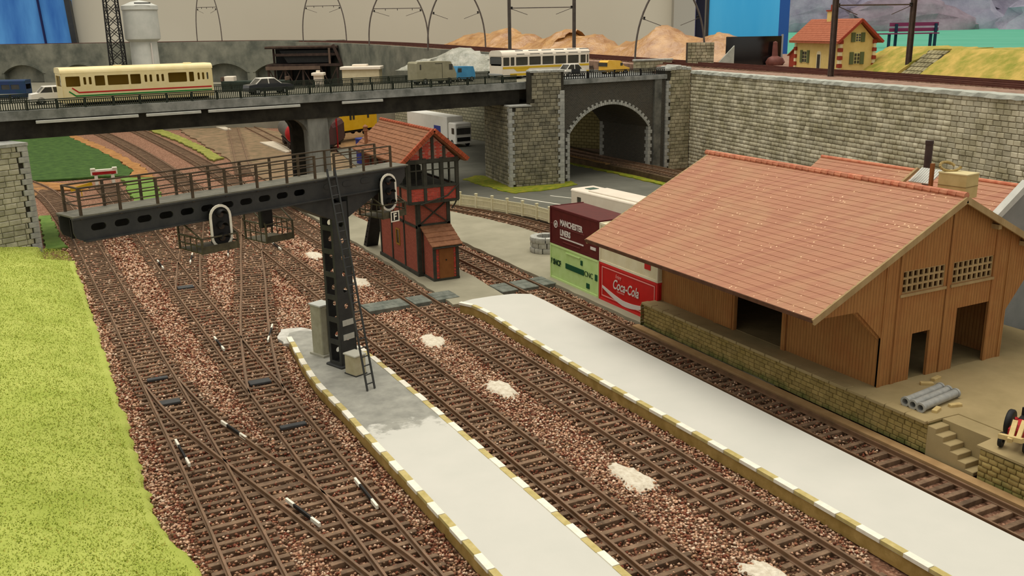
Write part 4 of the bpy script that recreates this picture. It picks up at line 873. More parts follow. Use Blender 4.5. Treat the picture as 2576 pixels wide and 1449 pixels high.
w = [(.35, 1.4, None), (1.65, 1.85, (1.62, 2.2)), (2.05, 2.25, (1.62, 2.2)), (2.5, 3.25, None), (3.45, 5.05, None), (5.2, 6.0, None), (6.3, 6.5, (1.62, 2.2)), (6.7, 6.9, (1.62, 2.2)), (7.25, 7.45, (1.62, 2.2)), (7.65, 7.85, (1.62, 2.2)), (8.2, 9.7, None), (9.9, 10.3, None), (10.6, 10.78, (1.62, 2.2)), (10.98, 11.16, (1.62, 2.2)), (11.36, 11.5, (1.62, 2.2))]
bus(b1, 11.9, 2.5, 2.95, M_buscream, w, (1.5, 2.28), .25, rnd=.42)
for zz, mm, x0 in ((.98, M_coke, 1.2), (.72, mat('green_stripe', (20, 120, 50)), .95)):
    part('stripe', MB().box(x0, 11.7, -.045, 0, zz, zz+.11).bar((x0+.03, -.035, zz+.05), (x0-.45, -.035, zz+.42), .02, .1), mm, b1)
part('interior_shade', MB().box(.3, 11.6, 1.1, 1.2, .4, 2.4), M_busin, b1)  # added inner sheet; its olive stands in for the dim inside
for x in (4.6, 10.2): part('roof_vent', MB().rbox(x-.3, x+.3, 1., 1.5, 2.93, 3.02, .03), M_buscream, b1)
wheels(b1, (3.1, 9.1), 2.5, .48)
M_coachw = mat('coach_white', (232, 220, 200), (226, 212, 192), 1, .4); M_yel = mat('coach_yellow', (206, 166, 30), (216, 178, 50), 1, .4)
b2 = thing('toy_coach', 'white and yellow coach with roof windows on the bridge', 'coach', onbridge(47.2, 5.2), BR)
w = [(.15, .95, None)]+[(1.1, 1.6, None)]+[(1.8+1.75*i, 3.35+1.75*i, None) for i in range(5)]+[(10.6, 11.35, None), (11.5, 11.75, None)]
bus(b2, 11.9, 2.5, 3.0, M_coachw, w, (1.42, 2.3), .3, glass=M_winD, rnd=.55)
for i in range(6):
    a = 1.9+1.75*i; part('roof_window', MB().prism([(-.045, 2.58), (.29, 2.985), (.33, 2.95), (.0, 2.55)], a, a+1.3 if i else a+1.0, 'x'), M_winD, b2)
part('stripe', MB().box(.1, 11.8, -.045, 0, 1.1, 1.32).prism([(1.4, 1.15), (3.6, 1.15), (3.1, .8), (1.9, .8)], -.045, 0, 'y').box(1., 11.8, -.045, 0, .35, .6), M_yel, b2)
part('bumper', MB().rbox(-.12, .05, -.05, 2.55, .4, .6, .03), M_hub, b2); part('windscreen', MB().box(-.0, .06, .15, 2.35, 1.6, 2.3), M_winD, b2)
wheels(b2, (2.6, 9.4), 2.5, .48)
def car(name, label, cat, loc, rz, L, Wd, body, cab, m, mroof, mglass=M_winD, wx=None, wr=.3):
    t = thing(name, label, cat, loc, rz)
    part('body', MB().prism(body, 0, Wd, 'y'), m, t)
    part('glasshouse', MB().prism(cab, .1, Wd-.1, 'y'), mglass, t)
    zs = max(p[1] for p in cab); xs = [p[0] for p in cab if p[1] > zs-.02]; x0, x1 = min(xs), max(xs); bx = [p[0] for p in cab if p[1] < zs-.3]; b0, b1_ = min(bx), max(bx); zb = min(p[1] for p in cab)
    part('roof', MB().rbox(x0-.05, x1+.05, .1, Wd-.1, zs-.02, zs+.06, .03), mroof, t)
    for y in (.09, Wd-.09):
        part('pillar', MB().bar((b0, y, zb), (x0, y, zs), .07).bar((b1_, y, zb), (x1, y, zs), .07).bar(((b0+b1_)/2, y, zb), ((x0+x1)/2, y, zs), .09), mroof, t)
    wheels(t, wx or (L*.2, L*.8), Wd, wr); return t
M_carw = mat('car_white', (226, 220, 206), None, rough=.35); M_carb = mat('car_black', (30, 32, 34), (38, 40, 42), 1, .3, spec=.5)
sedan = [(0, .3), (4.2, .3), (4.2, .7), (4.0, .85), (2.9, .95), (.9, .95), (.1, .85)]; scab = [(.75, .93), (3.1, .93), (2.5, 1.38), (1.25, 1.38)]
car('toy_car', 'black saloon car with white roof pillars on the bridge', 'car', onbridge(18.6, 2.6), BR, 4.2, 1.6, sedan, scab, M_carb, M_carw)
car('toy_car', 'white car half hidden behind the cream bus', 'car', onbridge(1.6, 5.2), BR, 3.8, 1.6, [(x*.9, z) for x, z in sedan], [(x*.9, z) for x, z in scab], M_carw, M_carw)
mini = [(0, .25), (3., .25), (3., .7), (2.8, .85), (.5, .9), (.1, .8)]; mcab = [(.35, .88), (2.5, .88), (1.95, 1.36), (.8, 1.38)]
mcar = car('toy_car', 'small white car with black doors on the arch', 'car', onbridge(53.6, 2.6), BR, 3., 1.45, mini, mcab, M_carw, M_carw); part('door', MB().box(.9, 2.1, -.02, .02, .35, .9), M_carb, mcar)
M_vgrey = mat('van_grey', (136, 130, 104), (148, 142, 116), 1.5, .5); M_vblue = mat('van_blue', (62, 128, 168), (72, 140, 178), 1.5, .4); M_vyel = mat('van_yellow', (230, 176, 62), (236, 186, 78), 1.5, .4)
def van(name, label, loc, rz, L, Wd, prof, m, wr=.33, win=(), seam=()):
    t = thing(name, label, 'van', loc, rz); part('body', MB().prism(prof, 0, Wd, 'y'), m, t)
    for a, b_, c_, d_ in win: part('window', MB().box(a, b_, -.02, Wd+.02, c_, d_), M_winD, t)
    for a, b_, c_, d_ in seam: part('panel_line', MB().box(a, b_, -.015, Wd+.015, c_, d_), M_black, t)
    part('bumper', MB().box(-.05, .06, .1, Wd-.1, .35, .45).box(L-.06, L+.05, .1, Wd-.1, .35, .45), M_hub, t)
    wheels(t, (L*.2, L*.8), Wd, wr); return t
van('toy_van', 'grey-green delivery van on the bridge', onbridge(35.9, 3.4), BR, 4.6, 1.9, [(0, .35), (4.5, .35), (4.55, 1.0), (4.3, 1.55), (3.9, 2.2), (3.4, 2.25), (.15, 2.25), (0, 2.1)], M_vgrey, win=((3.7, 4.1, 1.4, 1.95), (.35, .5, 1.5, 2.0)), seam=((2.1, 2.9, 2.02, 2.06), (2.88, 2.91, .6, 2.1)))
van('toy_van', 'small blue van next to the grey van', onbridge(41.3, 5.2), BR, 2.6, 1.4, [(0, .25), (2.5, .25), (2.5, .9), (2.3, 1.55), (.45, 1.6), (.25, 1.0), (0, .8)], M_vblue, .26, win=((.42, .85, 1.0, 1.4),))
van('toy_van', 'yellow mail van with black rear window on the arch', onbridge(60.2, 3.4), BR, 3.4, 1.5, [(0, .3), (3.3, .3), (3.35, .7), (2.5, .95), (2.1, 1.45), (1.9, 1.55), (.25, 1.6), (.05, 1.4)], M_vyel, .28, win=((-.02, .02, .95, 1.35), (1.95, 2.3, .98, 1.3)))
# white coach on the asphalt behind the containers
b3 = thing('toy_coach', 'white coach with dark front window behind the maroon container', 'coach', (40.9, 68.3, -.1), R(-86))
bus(b3, 11, 2.5, 2.5, M_coachw, [(.9, 1.5, None)], (1.2, 1.9), .3, glass=M_winD, rnd=.2)
part('front_glass', MB().prism([(.1, .9), (2.4, .9), (2.3, 2.25), (.2, 2.25)], -.06, .05, 'x'), M_winD, b3); part('roof_hatch', MB().box(.9, 1.7, .8, 1.7, 2.48, 2.54), mat('hatch_green', (70, 90, 76)), b3); part('roof_pod', MB().rbox(2.2, 10.6, .2, 2.2, 2.48, 2.62, .05), M_coachw, b3); wheels(b3, (2.4, 8.4), 2.5, .48)
# ================================================================ road bridge
M_conc = mat('weathered_concrete', (74, 74, 68), (122, 120, 110), .9, .9, .25, 8, lo=.35, hi=.7); M_concd = mat('dark_and_shade_concrete', (32, 29, 24), (54, 51, 43), .8, .9, .2, 8); M_fascia = mat('fascia_concrete', (104, 106, 100), (152, 152, 146), .8, .9, .4, 7)
M_col = mat('column_concrete', (102, 102, 96), (140, 140, 132), 1.2, .9, .2, 8, stretch=(1, 1, .25)); M_strip = mat('pale_strip', (178, 178, 168), (192, 190, 180), 2, .7); M_rl = mat('dark_green_railing', (30, 36, 26), (40, 46, 34), 3, .6)
br = thing('road_bridge', 'long dark concrete road bridge across the yard', 'bridge', (0, 80.6, 0), BR)
part('deck_slab', MB().box(-30, 46.6, 0, 9.2, 9.6, 10.3), M_fascia, br); part('road_surface', MB().box(-30, 65, .5, 8.8, 10.3, 10.33), mat('pale_road', (120, 116, 98), (136, 130, 110), .6), br)
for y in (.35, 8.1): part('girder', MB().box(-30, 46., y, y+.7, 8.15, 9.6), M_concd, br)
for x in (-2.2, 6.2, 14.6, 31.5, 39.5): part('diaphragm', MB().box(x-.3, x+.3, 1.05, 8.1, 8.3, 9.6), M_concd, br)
rg = random.Random(11)
for x0, x1 in ((1.0, 8.5), (9.1, 13.5), (14.1, 22.2), (26.2, 30.3)): part('edge_strip', MB().rbox(x0, x1, -.16, .02, 9.3, 9.52, .03), M_strip, br)
for y, x0, x1, mc_, mh_ in ((.5, 22.9, 25.1, M_col, M_conc), (4.2, 23.0, 24.4, M_concd, M_concd)):  # second column: darker concrete puts its shade into the colour
    cl = part('column', MB().prism(rrect(x0, x1, y, y+1.1, .3), -.1, 8.2), mc_, br, 40)
    for sx in (-1, 1):
        xb = x0+.1 if sx < 0 else x1-.1; q = [(xb, 8.2), (xb, 6.6)]+[(xb+sx*(1.6-1.6*math.cos(R(a))), 6.6+1.6*math.sin(R(a))) for a in range(15, 91, 15)]
        part('haunch', MB().prism(q, y+.05, y+1.05, 'y'), mh_, cl)
part('column_cap', MB().box(21.6, 26.4, .5, 8.8, 8.12, 8.4), M_conc, br)
def bridge_rail(y, x0, x1, z0, pitch, parent, h=.78, m=M_rl, gap=2.06, bw=.07):
    mb = MB(); x = x0
    while x < x1: mb.box(x-bw/2, x+bw/2, y-.03, y+.03, z0+.06, z0+h-.14); x += pitch
    o = part('railing', MB().box(x0, x1, y-.05, y+.05, z0+h-.08, z0+h), m, parent); part('balusters', mb, m, o, kind='stuff')
    part('rail', MB().box(x0, x1, y-.035, y+.035, z0+h-.2, z0+h-.13), m, o); part('rail', MB().box(x0, x1, y-.04, y+.04, z0+.04, z0+.1), m, o)
    x = x0
    while x <= x1: part('post', MB().box(x-.08, x+.08, y-.06, y+.06, z0, z0+h), m, o); x += gap
bridge_rail(.18, -20, 45.6, 10.3, .165, br); bridge_rail(9.0, -20, 49, 10.3, .165, br)
# ================================================================ bridge pier of cut stone
M_pstone = mat('pier_stone', (108, 104, 88), (150, 142, 118), 1.1, .9, .35, 10, rnd=.22); M_pmort = mat('pier_joint', (46, 42, 34), (60, 56, 44), 1.5); M_quoin = mat('quoin_stone', (150, 150, 142), (176, 174, 164), 2.5, .9, .3, 12, rnd=.1)
pr = thing('bridge_pier', 'tall cut-stone bridge pier with pale quoins', 'pier', (43.5, 84.6, -.2), R(-7.7))
part('core', MB().box(.05, 5.9, .06, 8.2, 0, 8.3).box(2.3, 5.9, .06, 1.3, 8.3, 11.55), M_pmort, pr)
rg = random.Random(21)
rs = courses(5.55, 11.6, .385, .5, .82, rg, lambda u, v: not (v > 8.3 and u < 2.35) and u > .3, 0)
QP = 11.6/30; qi = lambda c: int(round(c/QP)) % 2
rs = [(max(a, 2.35) if c > 8.2 else max(a, .25+.22*qi(c)), min(b_, 5.38-.22*qi(c)) if c < 9.6 else b_, c, e) for a, b_, c, e in rs]
rs = [r_ for r_ in rs if r_[1]-r_[0] > .12]
stones(pr, rs, (0.05, .06, 0), 0, M_pstone, .09, 'stone', 300, rg=rg)
rs = courses(8.1, 8.25, .385, .55, .9, rg)
stones(pr, rs, (.05, 8.2, 0), R(-90), M_pstone, .08, 'stone', 0, rg=rg, restname='side_stone_courses')
for i in range(21): part('quoin', MB().rbox(-.06, .28+.22*(i % 2), -.06, .56-.22*(i % 2), i*QP+.01, i*QP+QP-.01, .02), M_quoin, pr)
for i in range(25): part('quoin', MB().rbox(5.45-.22*(i % 2), 5.95, -.07, .3, i*QP+.01, i*QP+QP-.01, .02), M_quoin, pr)
for i in range(5): part('cap_stone', MB().rbox(2.3+i*.74, 3.0+i*.74, -.1, 1.35, 11.5, 11.75, .06), M_quoin, pr)
part('ledge', MB().box(-.05, 2.35, -.05, 1.5, 8.2, 8.35), M_quoin, pr)
# ================================================================ stone arch
M_smallb = brickmat('arch_small_brick', (78, 74, 66), (62, 60, 54), (96, 92, 82), .3, .13, .02, .9, .3, stain=(88, 78, 64))
ar = thing('stone_arch', 'dark brick road arch with pale toothed voussoirs', 'arch', (49.4, 85.0, -.2), R(5.87))
cx, rise, hs, zs = 6.81, 2.75, 5.43, 5.05; Rr = (hs*hs+rise*rise)/(2*rise); cz = zs+rise-Rr; a0 = math.degrees(math.asin((zs-cz)/Rr))
arcpts = [(cx+Rr*math.cos(R(t)), cz+Rr*math.sin(R(t))) for t in np.linspace(a0, 180-a0, 25)]
outl = [(0, 0), (cx-hs, 0)]+arcpts[::-1]+[(cx+hs, 0), (14.7, 0), (14.7, 10.2), (0, 10.2)]
part('arch_wall', MB().prism(outl, 0, 8.5, 'y'), M_smallb, ar)
part('deck_edge', MB().box(.0, 14.6, -.3, 9, 10.15, 10.62), M_fascia, ar)
part('pilaster', MB().box(12.9, 13.9, -.25, .1, 0, 10.15), M_conc, ar)
ts = np.linspace(a0, 180-a0, 47)
for i in range(46):
    t0, t1 = R(ts[i]+.12), R(ts[i+1]-.12); e = .48 if i % 2 else .26
    P4 = [(cx+Rr*math.cos(t0), cz+Rr*math.sin(t0)), (cx+(Rr+e)*math.cos(t0), cz+(Rr+e)*math.sin(t0)), (cx+(Rr+e)*math.cos(t1), cz+(Rr+e)*math.sin(t1)), (cx+Rr*math.cos(t1), cz+Rr*math.sin(t1))]
    part('voussoir', MB().prism(P4, -.1, .3, 'y'), M_quoin, ar)
for i in range(13):
    z = .02+i*.39
    for xx, sx in ((cx+hs, 1), (cx-hs, -1)):
        e = .52 if i % 2 else .3; part('quoin', MB().rbox(min(xx, xx+sx*e)-.02, max(xx, xx+sx*e)+.02, -.1, .55 if i % 2 else .35, z, z+.37, .02), M_quoin, ar)
    part('quoin', MB().rbox(cx+hs-.03, cx+hs+.1, 8.0-(.25 if i % 2 else 0), 8.55, z, z+.37, .02), M_quoin, ar)
bridge_rail(-.1, .1, 14.4, 10.6, .29, ar, .8, M_black, 3.6, .1); bridge_rail(9.6, .1, 12, 10.6, .29, ar, .8, M_black, 3.6, .1)
# pillar right of the arch
pl = thing('stone_pillar', 'stone wall pillar with rounded top right of the arch', 'pillar', (64.0, 86.35, -.2), R(-3))
part('core', MB().box(.1, 3.2, .08, 2.2, 0, 11.0), M_pmort, pl); rg = random.Random(31)
M_wstone = mat('wall_stone', (134, 128, 100), (176, 166, 138), .9, .9, .3, 10, rnd=.2)
QP = 11.1/28
stones(pl, [(max(a, .2+.22*(int(round(c/QP)) % 2)), b_, c, e) for a, b_, c, e in courses(3.1, 11.1, .4, .45, .75, rg) if b_ > .6], (.1, .08, 0), 0, M_wstone, .1, 'stone', 300, rg=rg)
for i in range(25): part('quoin', MB().rbox(-.05, .3+.22*(i % 2), -.1, .4, i*QP+.01, i*QP+QP-.01, .02), M_quoin, pl)
for i in range(5): part('cap_stone', MB().rbox(.0+i*.66, .62+i*.66, -.1, 2.3, 11.0+.05*(2-abs(2-i)), 11.32+.12*(2-abs(2-i)), .08), M_quoin, pl)
# ================================================================ left pier
lp = thing('bridge_pier', 'pale stone abutment at the left edge under the bridge', 'pier', (.1, 78.8, -.3), R(28))
part('core', MB().box(-14, -.08, .08, 9, 0, 8.3), M_pmort, lp); rg = random.Random(41)
M_lstone = mat('pale_pier_stone', (146, 142, 120), (186, 180, 158), 1., .9, .3, 10, rnd=.16)
stones(lp, [(a, min(b_, 13.5-.3*(int(round(c/.41)) % 2)), c, e) for a, b_, c, e in courses(14, 8.2, .4, .6, .95, rg) if a < 13.1], (-14, .08, 0), 0, M_lstone, .09, 'stone', 300, key=lambda it: -it[0].x, rg=rg)
for i in range(20): part('quoin', MB().rbox(-.42-.3*(i % 2), .05, -.06, .5, i*.41+.01, i*.41+.395, .02), M_quoin, lp)
part('cap', MB().box(-14, .1, -.1, 3, 8.2, 8.42), M_quoin, lp)
part('side_wall', MB().box(-.1, -.02, .3, 9, 0, 8.2), M_pstone, lp)
# ================================================================ retaining wall on the right
M_wjoint = mat('wall_joint', (58, 54, 40), (76, 72, 50), 1.5); M_cap = mat('plaster_cap', (158, 160, 148), (184, 184, 170), 1., .9, .5, 6)
WO = Vector((67.3, 86.4, -.2)); WD = Vector((59.95, 41.0, -.2))-WO; WA = math.atan2(WD.y, WD.x); WL = 60
wr_ = thing('wall_right', 'long tan cut-stone retaining wall behind the goods shed', 'wall', WO, WA, kind='structure')
part('core', MB().box(0, WL, .1, 1.4, 0, 10.75), M_wjoint, wr_); rg = random.Random(51)
M_rstone = mat('tan_wall_stone', (158, 150, 120), (206, 198, 172), .5, .9, .3, 10, rnd=.22)
stones(wr_, courses(WL, 10.7, .395, .5, .78, rg), (0, .1, 0), 0, M_rstone, .1, 'stone', 300, key=lambda it: (it[0].x > 46.5, -it[0].x), rg=rg, restname='stone_courses')
cp = MB(); V = []; F = []
for i in range(121):
    x = WL*i/120; 
    for y, z in ((-.12+rg.uniform(-.08, .05), 10.62+rg.uniform(-.05, .02)), (-.08, 10.9+rg.uniform(-.04, .05)), (1.2+rg.uniform(-.2, .2), 10.93), (1.4, 10.6)): V.append((x, y, z))
for i in range(120):
    for k in range(3): a = i*4+k; F.append((a, a+4, a+5, a+1))
part('plaster_cap', cp.add(V, F), M_cap, wr_)
# ================================================================ upper level
struct('upper_ground', MB().prism([(67.9, 86.0), (57.6, 26), (125, 20), (140, 100), (104, 130), (78, 112), (70, 96)], 9.6, 10.62), mat('upper_ballast', (122, 94, 78), (158, 128, 108), 1.2, .95, .4, 8), 'brown ballasted upper level behind the retaining wall', 'ground')
UP = [(64.6, 30, 10.85), (66.5, 42, 10.85), (69.2, 55, 10.85), (71.6, 68, 10.85), (72.9, 80, 10.9), (72.2, 90, 11.1), (70, 101.5, 11.5), (65.8, 112.4, 12.05), (62.8, 124.6, 12.5), (61.2, 143, 12.9), (60.8, 170, 13.3), (58, 200, 13.55), (45, 232, 13.7), (0, 262, 13.75), (-40, 285, 13.75)]
def offs(pts, o):
    P_ = spline(pts, 4.); out = []
    for i, p in enumerate(P_):
        d_ = P_[min(i+1, len(P_)-1)]-P_[max(i-1, 0)]; L_ = math.hypot(d_[0], d_[1]); out.append((p[0]+d_[1]/L_*o, p[1]-d_[0]/L_*o, p[2]))
    return out
bed = offs(UP, 2.2)
struct('upper_trackbed', sweep(bed, 0, [(-3.9, -1.6), (5.2, -1.6), (5.2, -.42), (4.2, -.3), (-3.6, -.3), (-3.9, -.45)]), MATS['upper_ballast'], 'rising brown trackbed curving round behind the bridge', 'trackbed')
track('nearer rusty track along the top of the retaining wall', UP, ymax=0, railmat=mat('dark_red_rail', (84, 46, 38), (98, 58, 46), 1, .6))
track('farther rusty track along the upper level in front of the house', offs(UP, 3.7)[::2], ymax=0, railmat=MATS['dark_red_rail'])
# catenary
M_cat = mat('catenary_steel', (84, 76, 70), (98, 90, 82), 2, .6); M_cat2 = mat('catenary_brown', (70, 56, 48), (84, 68, 58), 2, .6)
def portal(label, x, y, z, w, h, ang, kind, m):
    t = thing('catenary_portal', label, 'catenary mast', (x, y, z), R(ang))
    for sx in (0, 1):
        s_ = 1 if sx == 0 else -1; X = w*sx
        if kind == 'H': part('mast', MB().box(X-.22, X+.22, -.05, .05, 0, h).box(X-.22, X-.16, -.2, .2, 0, h).box(X+.16, X+.22, -.2, .2, 0, h), m, t)
        else: part('mast', MB().tube([(X+s_*w*.28*(k/10)**2.6, 0, h*k/10) for k in range(11)], .12, 8), m, t)
        zz = h*.62 if kind != 'H' else 6.6; X2 = X+s_*w*.28*(.62)**2.6 if kind != 'H' else X
        part('insulator', MB().lathe([(0, -.2), (.16, -.15), (.1, 0), (.16, .15), (0, .2)], (X2+s_*.35, 0, zz), 8), M_black, t)
        part('arm', MB().tube([(X2, 0, zz), (X2+s_*w*.28, 0, zz-.9)], .04), m, t)
    if kind in ('H', 'bar'):
        zz = 6.6 if kind == 'H' else h*.66; e = 0 if kind == 'H' else w*.1
        part('cross_beam', MB().cyl((e, 0, zz), (w-e, 0, zz), .07, n=6), m, t)
        if kind == 'bar':
            for q in (.3, .5, .75): part('hanger', MB().bar((w*q, 0, zz), (w*q, 0, zz-.35), .1), M_black, t)
portal('tall brown catenary portal in front of the yellow house', 69.9, 68.1, 10.6, 9.3, 9.5, -7, 'H', M_cat2)
portal('curved catenary masts above the largest brown rock', 67.8, 98, 10.9, 8.8, 9, -20, 'arm', M_cat)
portal('straight grey catenary portal behind the coach', 60.9, 118, 11.6, 8.9, 9.5, -22, 'H', M_cat)
portal('curved catenary masts above the grey van', 57.9, 140, 12.4, 9., 9, -22, 'arm', M_cat)
portal('wide curved catenary portal with crossbar', 56.3, 163, 12.9, 10.4, 9.5, -24, 'bar', M_cat)
portal('curved catenary portal beside the coal hopper', 55.8, 204, 13.4, 9.2, 11, -27, 'bar', M_cat)
portal('curved catenary portal over the grey viaduct wall', 40.2, 241, 13.5, 6.0, 12, -30, 'bar', M_cat)
# house
M_hw = mat('yellow_render', (214, 186, 110), (224, 198, 126), 1.2, .8); M_hr = mat('house_tile', (152, 82, 54), (166, 96, 66), 3, .7, rnd=.06); M_sh = mat('green_shutter', (96, 104, 66)); M_hq = mat('house_quoin_red', (150, 60, 40)); M_hqc = mat('house_quoin_cream', (226, 212, 168))
h = thing('toy_house', 'yellow house with red tiled roof and green shutters', 'house', (78.1, 75.0, 10.55), R(-14))
HW, HL, HE, HR = 4.0, 9.0, 3.2, 5.15
def win(parent, wall, u, z, w, hh):           # wall 'g' gable (y=0), 's' side (x=0)
    ax_, sg = ('y', -1) if wall == 'g' else ('x', -1)
    arch_ = [(u-w/2, z), (u+w/2, z), (u+w/2, z+hh-.15)]+[(u+w/2*math.cos(R(a)), z+hh-.15+.15*math.sin(R(a))) for a in range(30, 180, 30)]+[(u-w/2, z+hh-.15)]
    o = part('window', MB().prism(arch_, -.06, .0, ax_), mat('window_frame_cream', (206, 196, 130)), parent)
    for k in (0, 1):
        for r_ in range(3): part('pane', MB().prism(rect(u-w/2+.06+k*w/2, u-.03+k*w/2, z+.06+r_*(hh-.15)/3, z+(r_+1)*(hh-.15)/3), -.075, 0, ax_), M_winD, o)
    for sx in (-1, 1): part('shutter', MB().prism(rect(u+sx*(w/2+.28)-.22, u+sx*(w/2+.28)+.22, z-.02, z+hh), -.1, 0, ax_), M_sh, o)
bd_ = part('walls', MB().prism([(0, 0), (HW, 0), (HW, HE), (HW/2, HR), (0, HE)], 0, HL, 'y'), M_hw, h)
win(bd_, 'g', HW/2, .75, .7, 1.25); win(bd_, 'g', HW/2, 3.05, .6, .95); win(bd_, 's', 7.0, .75, .9, 1.35)
dr = part('door', MB().prism([(3.6, 0), (4.5, 0), (4.5, 1.8), (4.3, 2.05), (3.8, 2.05), (3.6, 1.8)], -.05, 0, 'x'), M_hqc, bd_); part('door_leaf', MB().box(-.065, 0, 3.75, 4.35, .0, 1.7), M_winD, dr)
for i in range(8):
    for x_, y_ in ((0, 0), (HW, 0), (0, HL)): part('quoin', MB().box(x_-.05, x_+.05, y_-.06, y_+.06, i*.41, i*.41+.38, fn=lambda x, y, z: (x_+(x-x_)*(4 if i % 2 else 3), y_+(y-y_)*(4 if i % 2 else 3), z)), M_hq if i % 2 else M_hqc, bd_)
hr_ = part('roof', MB().prism([(-.7, HE-.3), (HW/2, HR+.05), (HW+.7, HE-.3), (HW+.7, HE-.12), (HW/2, HR+.25), (-.7, HE-.12)], -.6, HL+.5, 'y'), M_hr, h)
for sd in (-1, 1):
    for i in range(12):
        t0 = i/12; x_ = lambda t: HW/2+sd*(HW/2+.72)*(1-t); z_ = lambda t: HE-.1+(HR+.26-HE+.1)*t
        part('tile_course', MB().bar((x_(t0), HL/2-.05, z_(t0)+.03), (x_(t0+.09), HL/2-.05, z_(t0+.09)), HL+1.1, .05), M_hr, hr_)
part('barge_board', MB().bar((-.7, -.62, HE-.2), (HW/2, -.62, HR+.15), .1, .26).bar((HW+.7, -.62, HE-.2), (HW/2, -.62, HR+.15), .1, .26), M_hq, hr_)
cm_ = part('chimney', MB().box(HW/2-.35, HW/2+.35, 5.0, 5.7, HR-.8, HR+1.1), M_hw, h); part('chimney_cap', MB().box(HW/2-.45, HW/2+.45, 4.9, 5.8, HR+1.1, HR+1.25), M_hq, cm_); part('chimney_pot', MB().cyl((HW/2, 5.35, HR+1.25), (HW/2, 5.35, HR+1.8), .15, n=8), M_hq, cm_)
an = part('lean_to', MB().prism([(0, 0), (2, 0), (2, 1.4), (0, 2.6)], .3, 1.9, 'x', fn=lambda x, y, z: (x, HL+y, z)), M_hq, h); part('lean_to_roof', MB().bar((1.1, HL-.1, 2.72), (1.1, HL+2.2, 1.4), 2., .08), M_hr, an)
# rocks, banks and the black board on the upper level
def lump(name, label, cat, base, top, depth, hgt, m, seed, nx=36, ny=14, rough=.22):
    """rough mound along a base line (world points), rising backwards"""
    rg = random.Random(seed); B = [Vector(b) for b in base]; V = []; F = []
    for i in range(nx+1):
        t = i/nx; k = t*(len(B)-1); a = min(int(k), len(B)-2); p = B[a].lerp(B[a+1], k-a); d_ = (B[a+1]-B[a]).normalized(); nb = Vector((-d_.y, d_.x, 0)); nb = nb if nb.dot(Vector((.457, .89, 0))) > 0 else -nb
        hh = hgt*np.interp(t, [0, .08, .3, .6, .92, 1], [.15, .6, 1., .95, .65, .1])*(1+.18*math.sin(t*17+seed))
        for j in range(ny+1):
            q = j/ny; zz = hh*math.sin(min(q*1.25, 1)*math.pi/2)*(1-max(0, q-.75)*2.5); r_ = rough*(1 if 0 < j else .15)
            V.append(p+nb*(depth*q+rg.uniform(-r_, r_))+Vector((rg.uniform(-r_, r_), 0, (zz if j < ny else -.6)+(rg.uniform(-r_, r_)*.8 if 0 < j < ny else 0))))
    for i in range(nx):
        for j in range(ny): a = i*(ny+1)+j; F.append((a, a+ny+1, a+ny+2, a+1))
    return struct(name, MB().add(V, F), m, label, cat, smooth=50, kind=None)
M_rock = mat('brown_foil_rock', (146, 98, 48), (186, 140, 84), .5, .35, .6, 1.3, spec=.7, dist=.3)
for i, (b_, d_, hg, lab) in enumerate((([(66.5, 158, 12.6), (67, 140, 12.3), (68, 132, 12)], 9, 2.9, 'leftmost brown foil rock behind the grey van'), ([(68.2, 133, 11.9), (69, 123, 11.7), (72, 114, 11.4)], 9, 3.2, 'middle brown foil rock behind the coach'),
        ([(72, 116, 11.2), (75, 108, 11), (79, 100, 10.6), (83, 93, 10.5)], 10, 4.0, 'largest brown foil rock left of the black board'))):
    lump('foil_rock', lab, 'rock', b_, None, d_, hg, M_rock, i)
M_ygrass = mat('yellow_grass', (132, 132, 50), (190, 160, 84), .7, .95, .9, 5)
def bank(label, base, rise, run, seed, nx=60, ny=12):
    rg = random.Random(seed); B = spline([(q[0], q[1], 10.5) for q in base], .6); V = []; F = []
    for i, q in enumerate(B):
        d_ = B[min(i+1, len(B)-1)]-B[max(i-1, 0)]; d_ = d_/np.linalg.norm(d_); s_ = np.array((-d_[1], d_[0], 0)); s_ = s_ if s_[0] > 0 else -s_
        for j in range(ny+3):
            t = min(j/ny, 1.); back = max(0, j-ny)*3.; V.append(tuple(q+s_*(run*t+back)+np.array((rg.uniform(-.08, .08), rg.uniform(-.08, .08), rise*(t**.9)+(rg.uniform(-.07, .07) if j else -.1)))))
    n = ny+3
    for i in range(len(B)-1):
        for j in range(n-1): a_ = i*n+j; F.append((a_, a_+1, a_+n+1, a_+n))
    mb = MB().add(V, F)
    for i in (0, len(B)-1):                                      # closed earth ends
        e = [V[i*n+j] for j in range(n)]; mb.add(e+[(e[-1][0], e[-1][1], 10.3), (e[0][0], e[0][1], 10.3)], [tuple(range(n+2)) if i else tuple(range(n+1, -1, -1))])
    return struct('grass_bank', mb, M_ygrass, label, 'bank', smooth=60, kind=None)
bank('long yellow-green grass bank at the far right of the upper tracks', [(76.8, 63.9), (73.8, 52), (69.5, 40), (65, 26)], 2.5, 3.8, 11)
bank('short grass bank between the yellow house and the stone slope', [(82.6, 77.5), (80.2, 73.2), (77.6, 67.2)], 2.45, 3.8, 12)
sp_ = thing('stone_slope', 'sloping stone panel between the two grass banks', 'wall', (77.7, 67.0, 10.5), R(-106))
part('core', MB().prism([(0.3, 0), (3.3, 2.3), (3.6, 2.3), (3.6, 0)], 0, 3.1, 'x'), M_pmort, sp_)
M_sp = mat('slope_stone', (118, 110, 80), (156, 146, 110), 1, .9, rnd=.18)
for r_ in range(6):
    for k in range(5):
        u = .05+k*.58+(.25 if r_ % 2 else 0); y_, z_ = .32+r_*.5, .03+r_*.38
        part('stone', MB().bar((u+.26, y_+.02, z_+.05), (u+.26, y_+.46, z_+.37), .5, .1), M_sp, sp_)
bb = thing('black_board', 'upright glossy black board left of the yellow house', 'board', (79.3, 94.6, 10.4), R(-30))
